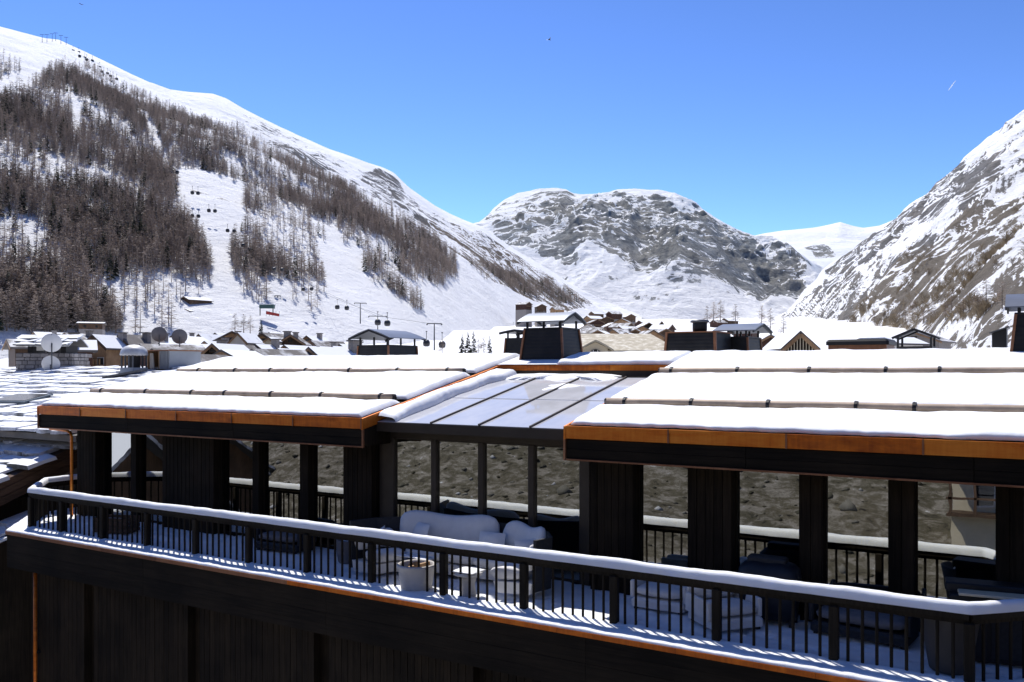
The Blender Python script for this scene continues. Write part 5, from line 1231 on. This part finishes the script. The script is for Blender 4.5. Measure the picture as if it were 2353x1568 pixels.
T = thing('balcony_house', 'cream house with dark balcony posts mirrored in the rightmost pane', 'house', (0.5,-29,-9))
MB().box((-5.2,-5,0),(6,0,16)).build('wall', MT['cream_wall'], T)
for z in (4.5,7.5,10.5):
    b = MB().box((-5.4,0,z),(6.2,1.3,z+.2)).build('balcony', MT['old_wood_z'], T)
    for k in range(9): MB().box((-5.3+k*1.4,1.1,z+.2),(-5.15+k*1.4,1.25,z+3)).build('balcony_post', MT['old_wood_z'], b)
    MB().box((-5.4,1.15,z+1.0),(6.2,1.25,z+1.12)).build('balcony_rail', MT['old_wood_z'], b)
    for k in range(4):
        w = MB().box((-4+k*2.6,.005,z+.5),(-2.8+k*2.6,.06,z+2.3)).build('window', MT['white_wall'], T); MB().box((-3.9+k*2.6,.062,z+.6),(-2.9+k*2.6,.07,z+2.2)).build('pane', MT['dark_glass'], w)
# loose rock on the bank
base = np.array([(1,0,0),(-1,0,0),(0,1,0),(0,-1,0),(0,0,1),(0,0,-1)], float); bf = np.array([(0,2,4),(2,1,4),(1,3,4),(3,0,4),(2,0,5),(1,2,5),(3,1,5),(0,3,5)])
nR = 9000; r = 20+RNG.random(nR)**.75*130; a = RNG.uniform(math.pi*0.98, math.pi*1.75, nR); x, y = r*np.cos(a), r*np.sin(a)
k = ~((x > -7) & (x < 9) & (y > -37) & (y < -26)); x, y, r, a = x[k], y[k], r[k], a[k]; nR = len(x)
s = RNG.uniform(.08,.30,nR)*(1+1.6*(RNG.random(nR) < .05))*(0.6+r/80); V = base[None]*s[:,None,None]*RNG.uniform(.5,1.4,(nR,6,3))*np.array([1,1,.6])
c, q = np.cos(a*7)[:,None], np.sin(a*7)[:,None]
V = np.stack([V[...,0]*c-V[...,1]*q+x[:,None], V[...,0]*q+V[...,1]*c+y[:,None], V[...,2]+ground_z(x, y)[:,None]], -1)
VV = [V.reshape(-1,3)]; FF = [(bf[None]+np.arange(nR)[:,None,None]*6).reshape(-1,3)]; TT = [np.repeat(RNG.random(nR), 6)]
M = Mat('bank_rock').set((0.2,0.19,0.17), 0.9, 0, 0.1); M.col(M.ramp(M.attr('tint'), [(0.0,(0.045,0.042,0.028)),(0.5,(0.085,0.078,0.058)),(0.9,(0.15,0.14,0.12)),(0.98,(0.4,0.4,0.41))]))
tag(link('bank_rocks', np_mesh('bank_rocks', np.vstack(VV), np.vstack(FF), M.m, False, {'tint': np.concatenate(TT)})), 'loose grey rock strewn over the bank mirrored in the panes', 'rocks', None, 'stuff')

# ------------------------------------------------------------------ balcony furniture
MT['cushion'] = m_plain('cushion_fabric', (0.70,0.69,0.68), 0.9, 0, 0.07, 6.0, 0.15)
MT['pale_stone'] = m_plain('pale_concrete', (0.52,0.49,0.45), 0.8, 0, 0.1, 5.0, 0.2)
MT['dark_weave'] = m_plain('dark_weave', (0.022,0.023,0.027), 0.7, 0, 0.3, 20.0, 0.3)
MT['pot_grey'] = m_plain('pot_grey', (0.085,0.078,0.072), 0.8, 0, 0.15, 4.0, 0.2)
MT['grey_pot2'] = m_plain('pot_mauve', (0.16,0.155,0.165), 0.8, 0, 0.15, 4.0, 0.2)
MT['cover'] = m_plain('grill_cover', (0.012,0.014,0.020), 0.55, 0, 0.3, 3.0, 0.3)
MT['board'] = m_plain('pale_board', (0.62,0.52,0.36), 0.5, 0, 0.08, 8.0, 0.05)
def soft(o, lv=2):
    m = o.modifiers.new('sub', 'SUBSURF'); m.levels = lv; m.render_levels = lv
    o.data.polygons.foreach_set('use_smooth', [True]*len(o.data.polygons)); return o
def cushion(parent, name, P0, P1, mat, inner=0.82):
    """pillow from bottom ring P0 (4 pts) to top ring P1 (4 pts)"""
    P0 = [Vector(p) for p in P0]; P1 = [Vector(p) for p in P1]; c0 = sum(P0, Vector())/4; c1 = sum(P1, Vector())/4
    def lerp(A, B, t): return [a+(b-a)*t for a, b in zip(A, B)]
    rings = [[c0+(p-c0)*inner for p in P0], lerp(P0, P1, .12), lerp(P0, P1, .5), lerp(P0, P1, .88), [c1+(p-c1)*inner for p in P1]]
    m = MB(); vs = [p for r in rings for p in r]; fs = [(3,2,1,0),(16,17,18,19)]
    for q in range(4):
        for i in range(4): j = (i+1) % 4; fs.append((q*4+i,q*4+j,q*4+4+j,q*4+4+i))
    m.add(vs, fs); o = m.build(name, mat, parent); return soft(o)
# curved sofa: seat segments on an arc, open towards the rail
T = thing('curved_sofa', 'large curved pale-grey outdoor sofa with dark frame in front of the glass bay', 'sofa', (-9.95, 15.1, 0.07))
T.scale = (1, 1, 1.2)
def arc(s):     # back line of the sofa, s from 0 (left) to 1 (right), local coordinates
    pts = [(-2.55,-1.15),(-2.35,-.55),(-1.85,-.05),(-1.0,.28),(0,.34),(.95,.26),(1.6,-.02),(1.95,-.5),(1.85,-.95)]
    i = s*(len(pts)-1); k = min(int(i), len(pts)-2); f = i-k; a, b = pts[k], pts[k+1]
    return Vector((a[0]+(b[0]-a[0])*f, a[1]+(b[1]-a[1])*f, 0))
ctr = Vector((-.25,-1.5,0))
def seg(s0, s1, r0, r1, z0, z1, lean=0.0, drop=0.0):
    a, b = arc(s0), arc(s1); 
    def inn(p, r): return p+(ctr-p).normalized()*r
    P0 = [inn(a,r1)+Vector((0,0,z0)), inn(b,r1)+Vector((0,0,z0)), inn(b,r0)+Vector((0,0,z0)), inn(a,r0)+Vector((0,0,z0))]
    P1 = [inn(a,r1-lean)+Vector((0,0,z1)), inn(b,r1-lean)+Vector((0,0,z1)), inn(b,r0-lean)+Vector((0,0,z1)), inn(a,r0-lean)+Vector((0,0,z1))]
    return P0, P1
SS_ = [0.0,.2,.56,.80,1.0]
for k in range(4):
    a, b = SS_[k]+.006, SS_[k+1]-.006; top = (.70,1.0,.96,.80)[k]
    n = 3
    for q in range(n):
        s0, s1 = a+(b-a)*q/n, a+(b-a)*(q+1)/n
    P0, P1 = seg(a, b, .06, .30, .38, top, .06)
    # bend the back cushion along the arc: build as strip
    m = MB(); cols_ = 9; ring = []
    for i in range(cols_):
        s = a+(b-a)*i/(cols_-1); e = .5-abs(i/(cols_-1)-.5); kx = min(1, e*9+.35)
        q0, q1 = seg(s, s+.001, .05+.04*(1-kx), .30-.04*(1-kx), .38, top-.10*(1-kx)+.04*math.sin(i*1.1), .07)
        ring.append([q0[0], q1[0]-Vector((0,0,.05)), (q1[0]+q1[3])/2+Vector((0,0,.03)), q1[3]-Vector((0,0,.05)), q0[3]])
    vs = [p for r in ring for p in r]; fs = [(4,3,2,1,0), tuple(range((cols_-1)*5,(cols_-1)*5+5))]
    for i in range(cols_-1):
        for j in range(5): l = (j+1) % 5; fs.append((i*5+j,i*5+l,i*5+5+l,i*5+5+j))
    soft(m.add(vs, fs).build('back_cushion', MT['cushion'], T), 1)
    m = MB(); ring = []
    for i in range(7):
        s = a+(b-a)*i/6; w = (.95,.85,1.0,.95)[k]; q0, q1 = seg(s, s+.001, .28, w, .22, .44, .0); ring.append([q0[0], q1[0]-Vector((0,0,.03)), q1[0]+(q1[3]-q1[0])*.12, q1[3], q0[3]])
    vs = [p for r in ring for p in r]; fs = [(4,3,2,1,0), tuple(range(30,35))]
    for i in range(6):
        for j in range(5): l = (j+1) % 5; fs.append((i*5+j,i*5+l,i*5+5+l,i*5+5+j))
    soft(m.add(vs, fs).build('seat_cushion', MT['cushion'], T), 1)
fr = MB(); pts = [arc(i/24) for i in range(25)]
for a, b in zip(pts[:-1], pts[1:]):
    fr.hexa([(*a.xy,.08),(*(a+(ctr-a).normalized()*.05).xy,.08),(*(b+(ctr-b).normalized()*.05).xy,.08),(*b.xy,.08),(*(a-(ctr-a).normalized()*.03).xy,.9),(*(a+(ctr-a).normalized()*.03).xy,.9),(*(b+(ctr-b).normalized()*.03).xy,.9),(*(b-(ctr-b).normalized()*.03).xy,.9)])
fr.build('back_frame', MT['dark_weave'], T)
fb = MB()
for a, b in zip(pts[:-1], pts[1:]):
    i2 = lambda p, r: p+(ctr-p).normalized()*r
    fb.hexa([(*i2(a,.75).xy,.04),(*i2(b,.75).xy,.04),(*i2(b,.1).xy,.04),(*i2(a,.1).xy,.04),(*i2(a,.82).xy,.22),(*i2(b,.82).xy,.22),(*i2(b,.06).xy,.22),(*i2(a,.06).xy,.22)])
fb.build('plinth', MT['cushion'], T)
def pillow(par, loc, w, h, rz, tilt=-.35, name='pillow'):
    m = MB(); n = 7; top = []; 
    G = np.zeros((n,n,3)); G2 = np.zeros((n,n,3))
    for i in range(n):
        for j in range(n):
            x, y = i/(n-1)*2-1, j/(n-1)*2-1; b = (1-x*x)*(1-y*y); pin = 1-.06*(1-abs(x)*abs(y))*0
            G[i,j] = (x*w/2*pin, -.09*b**.5, y*h/2*pin); G2[i,j] = (x*w/2*pin, .09*b**.5, y*h/2*pin)
    m.grid(G); m.grid(G2[:, ::-1]); o = m.build(name, MT['cushion'], par, True); o.location = loc; o.rotation_euler = (tilt, 0, rz); return o
pillow(T, (-1.35,-.28,.66), .55,.38, rad(-22)); pillow(T, (.35,-.12,.62), .6,.36, rad(4)); pillow(T, (1.35,-.42,.62), .45,.36, rad(40)); pillow(T, (-2.05,-.75,.6), .45,.4, rad(-55))
snow(blanket(-11.6,-10.6,14.15,14.5, lambda v: .49, .03, 91, du=.05, wob=.03, name='sofa_snow'), 'thin snow dusting on the left seat of the curved sofa')
# fire bowl
p = at_z(957, 1352, 0.03)
T = thing('fire_pit', 'round pale concrete fire bowl with dark ash inside', 'fire pit', p)
MB().lathe([(.27,0),(.31,.03),(.335,.2),(.36,.40),(.385,.44),(.385,.48),(.36,.495),(.335,.48),(.32,.42),(.30,.36),(.01,.35)], n=36).build('bowl', MT['pale_stone'], T, True)
em = MB()
for k in range(26):
    a, r = random.random()*6.28, random.random()**.5*.25; em.bbox((r*math.cos(a)-.05,r*math.sin(a)-.04,.34),(r*math.cos(a)+.05,r*math.sin(a)+.04,.40+random.random()*.06),.02)
em.build('charcoal', m_plain('charcoal', (0.03,0.018,0.012), 0.9, 0, .4, 8), T)
lg = MB().bar((-.2,.1,.40),(.1,-.12,.52),.08,.08).bar((-.05,-.18,.42),(.22,.14,.50),.07,.07); lg.build('log', MT['tan_wood'], T)
# side table
p = at_z(1076, 1368, 0.03)
T = thing('side_table', 'round white side table with mushroom foot beside the fire bowl', 'side table', p)
MB().lathe([(.16,0),(.15,.05),(.13,.2),(.15,.34),(.2,.38)], n=28).build('foot', MT['pale_stone'], T, True)
MB().lathe([(.2,.38),(.27,.40),(.285,.43),(.28,.455),(.25,.465),(.01,.468)], n=32).build('table_top', MT['white_wall'], T, True)
snow(blanket(p[0]-.24,p[0]+.24,p[1]-.24,p[1]+.24, lambda v: .50, .03, 93, du=.03, wob=.02, name='table_snow'), 'thin snow on the round white side table')
# pots
def pot(label, p, prof, mat, cat='planter', plant=None):
    T = thing('plant_pot', label, cat, p); MB().lathe(prof, n=32).build('pot', mat, T, True)
    return T
p = at_z(806, 1292, 0.03); sc = 1.0
T = pot('round mauve-grey planter with snow rim left of the sofa', p, [(.25,0),(.28,.03),(.32,.3),(.34,.5),(.34,.53),(.30,.53),(.29,.46),(.01,.45)], MT['grey_pot2'])
snow(blanket(p[0]-.22,p[0]+.22,p[1]-.22,p[1]+.22, lambda v: .47, .05, 94, du=.03, wob=.02, name='pot_snow'), 'cap of snow in the round mauve-grey planter')
p = at_z(2178, 1562, 0.03)
T = pot('tall tapered dark-grey planter behind the rail at the right corner', (p[0]-.02, 14.0, .03), [(.26,0),(.27,.02),(.40,.78),(.41,.83),(.37,.83),(.36,.74),(.01,.73)], MT['pot_grey'])
snow(blanket(p[0]-.25,p[0]+.2,13.78,14.2, lambda v: .76, .05, 95, du=.03, wob=.02, name='pot_snow'), 'snow in the tall dark-grey corner planter')
# covered grill
p = at_v(1768, 1330, 15.05)
T = thing('covered_grill', 'dark blue-black covered barbecue grill in front of the right windows', 'grill', (p[0], p[1], .03))
gm = MB(); 
rings = [(0.10,.46,.24),(.45,.50,.28),(.78,.52,.30),(.92,.50,.28),(1.0,.42,.20),(1.04,.30,.12)]
n = 16; vs = []
for z, a, b in rings:
    for k in range(n):
        t = 2*math.pi*k/n; c, s_ = math.cos(t), math.sin(t); vs.append((a*math.copysign(abs(c)**.5, c), b*math.copysign(abs(s_)**.5, s_), z+.015*math.sin(5*t)))
fs = [tuple(range(n-1,-1,-1)), tuple(range(5*n,6*n))]+[(i*n+k,i*n+(k+1)%n,(i+1)*n+(k+1)%n,(i+1)*n+k) for i in range(5) for k in range(n)]
gm.add(vs, fs).build('cover', MT['cover'], T, True)
gh = MB(); gh.bbox((-.36,-.12,1.02),(.30,.14,1.12),.03); gh.build('lid_top', MT['dark_weave'], T)
for x in (-.4,.4):
    for y in (-.18,.18): MB().box((x-.025,y-.025,0),(x+.025,y+.025,.14)).build('leg', MT['cladding'], T)
# bar cabinet with pale board
p = at_v(2268, 1365, 14.75)
T = thing('bar_cabinet', 'dark outdoor bar cabinet with pale board on top at the right end', 'cabinet', (p[0], p[1], .03), rad(8))
MB().bbox((-.52,-.3,.05),(.52,.3,1.0),.02).build('carcass', MT['cladding'], T); MB().bbox((-.56,-.05,1.0),(.56,.33,1.12),.02).build('backsplash', MT['cladding'], T)
MB().bbox((-.40,-.36,1.004),(.50,-.07,1.04),.012).build('worktop_board', MT['board'], T)
for x in (-.26,.26): MB().box((x-.23,-.315,.12),(x+.23,-.302,.92)).build('door', MT['dark_weave'], T)
# lounge chairs on the right
def lounge(label, u, v, rz, w=.9, d=.85, back=.72, col='cushion', frame=None):
    fmat = MT[frame or ('cushion' if col == 'cushion' else 'dark_weave')]
    T = thing('lounge_chair', label, 'chair', (u, v, .03), rz)
    MB().bbox((-w/2,-d/2,.06),(w/2,d/2,.22),.05).build('base_frame', fmat, T)
    soft(MB().bbox((-w/2+.04,-d/2+.02,.22),(w/2-.04,d/2-.18,.42),.06).build('seat_cushion', MT[col], T), 1)
    soft(MB().bbox((-w/2+.04,d/2-.24,.36),(w/2-.04,d/2-.04,back),.06).build('back_cushion', MT[col], T), 1)
    MB().bbox((-w/2,d/2-.05,.2),(w/2,d/2+.02,back-.06),.02).build('back_frame', fmat, T)
    for s in (-1,1): MB().bbox((s*w/2-.05,-d/2+.1,.2),(s*w/2+.03,d/2-.02,.5),.02).build('armrest', fmat, T)
    for x in (-w/2+.08,w/2-.08):
        for y in (-d/2+.08,d/2-.08): MB().box((x-.03,y-.03,0),(x+.03,y+.03,.06)).build('foot', MT['dark_weave'], T)
    return T
p = at_v(1528, 1380, 14.95); lounge('pale lounge seat beside the wide dark column right of the glass bay', p[0], 14.95, rad(0), 1.0)
p = at_v(1668, 1420, 14.5); lounge('pale lounge chair turned sideways in front of the covered grill', p[0], 14.45, rad(50), .95, .9, .66)
p = at_v(1985, 1440, 15.0); lounge('dark grey lounge chair under the right windows', p[0], 15.0, rad(-6), 1.5, .8, .6, 'grey_pot2')
p = at_v(655, 1255, 15.0); lounge('dark lounge chair with grey cushion under the left windows', p[0], 15.0, rad(4), 1.3, .75, .6, 'grey_pot2')
p = at_v(268, 1215, 14.3)
T = thing('firewood_crate', 'low brown timber crate behind the rail at the left end', 'crate', (p[0], 14.3, .03), rad(20))
for k in range(4):
    for s in (-1,1): MB().bbox((-.5,s*.28-.015,.03+k*.1),(.5,s*.28+.015,.115+k*.1),.005).build('slat', MT['old_wood_z'], T)
    for s in (-1,1): MB().bbox((s*.5-.015,-.26,.03+k*.1),(s*.5+.015,.26,.115+k*.1),.005).build('slat', MT['old_wood_z'], T)
MB().box((-.48,-.26,.02),(.48,.26,.05)).build('crate_floor', MT['old_wood_z'], T)
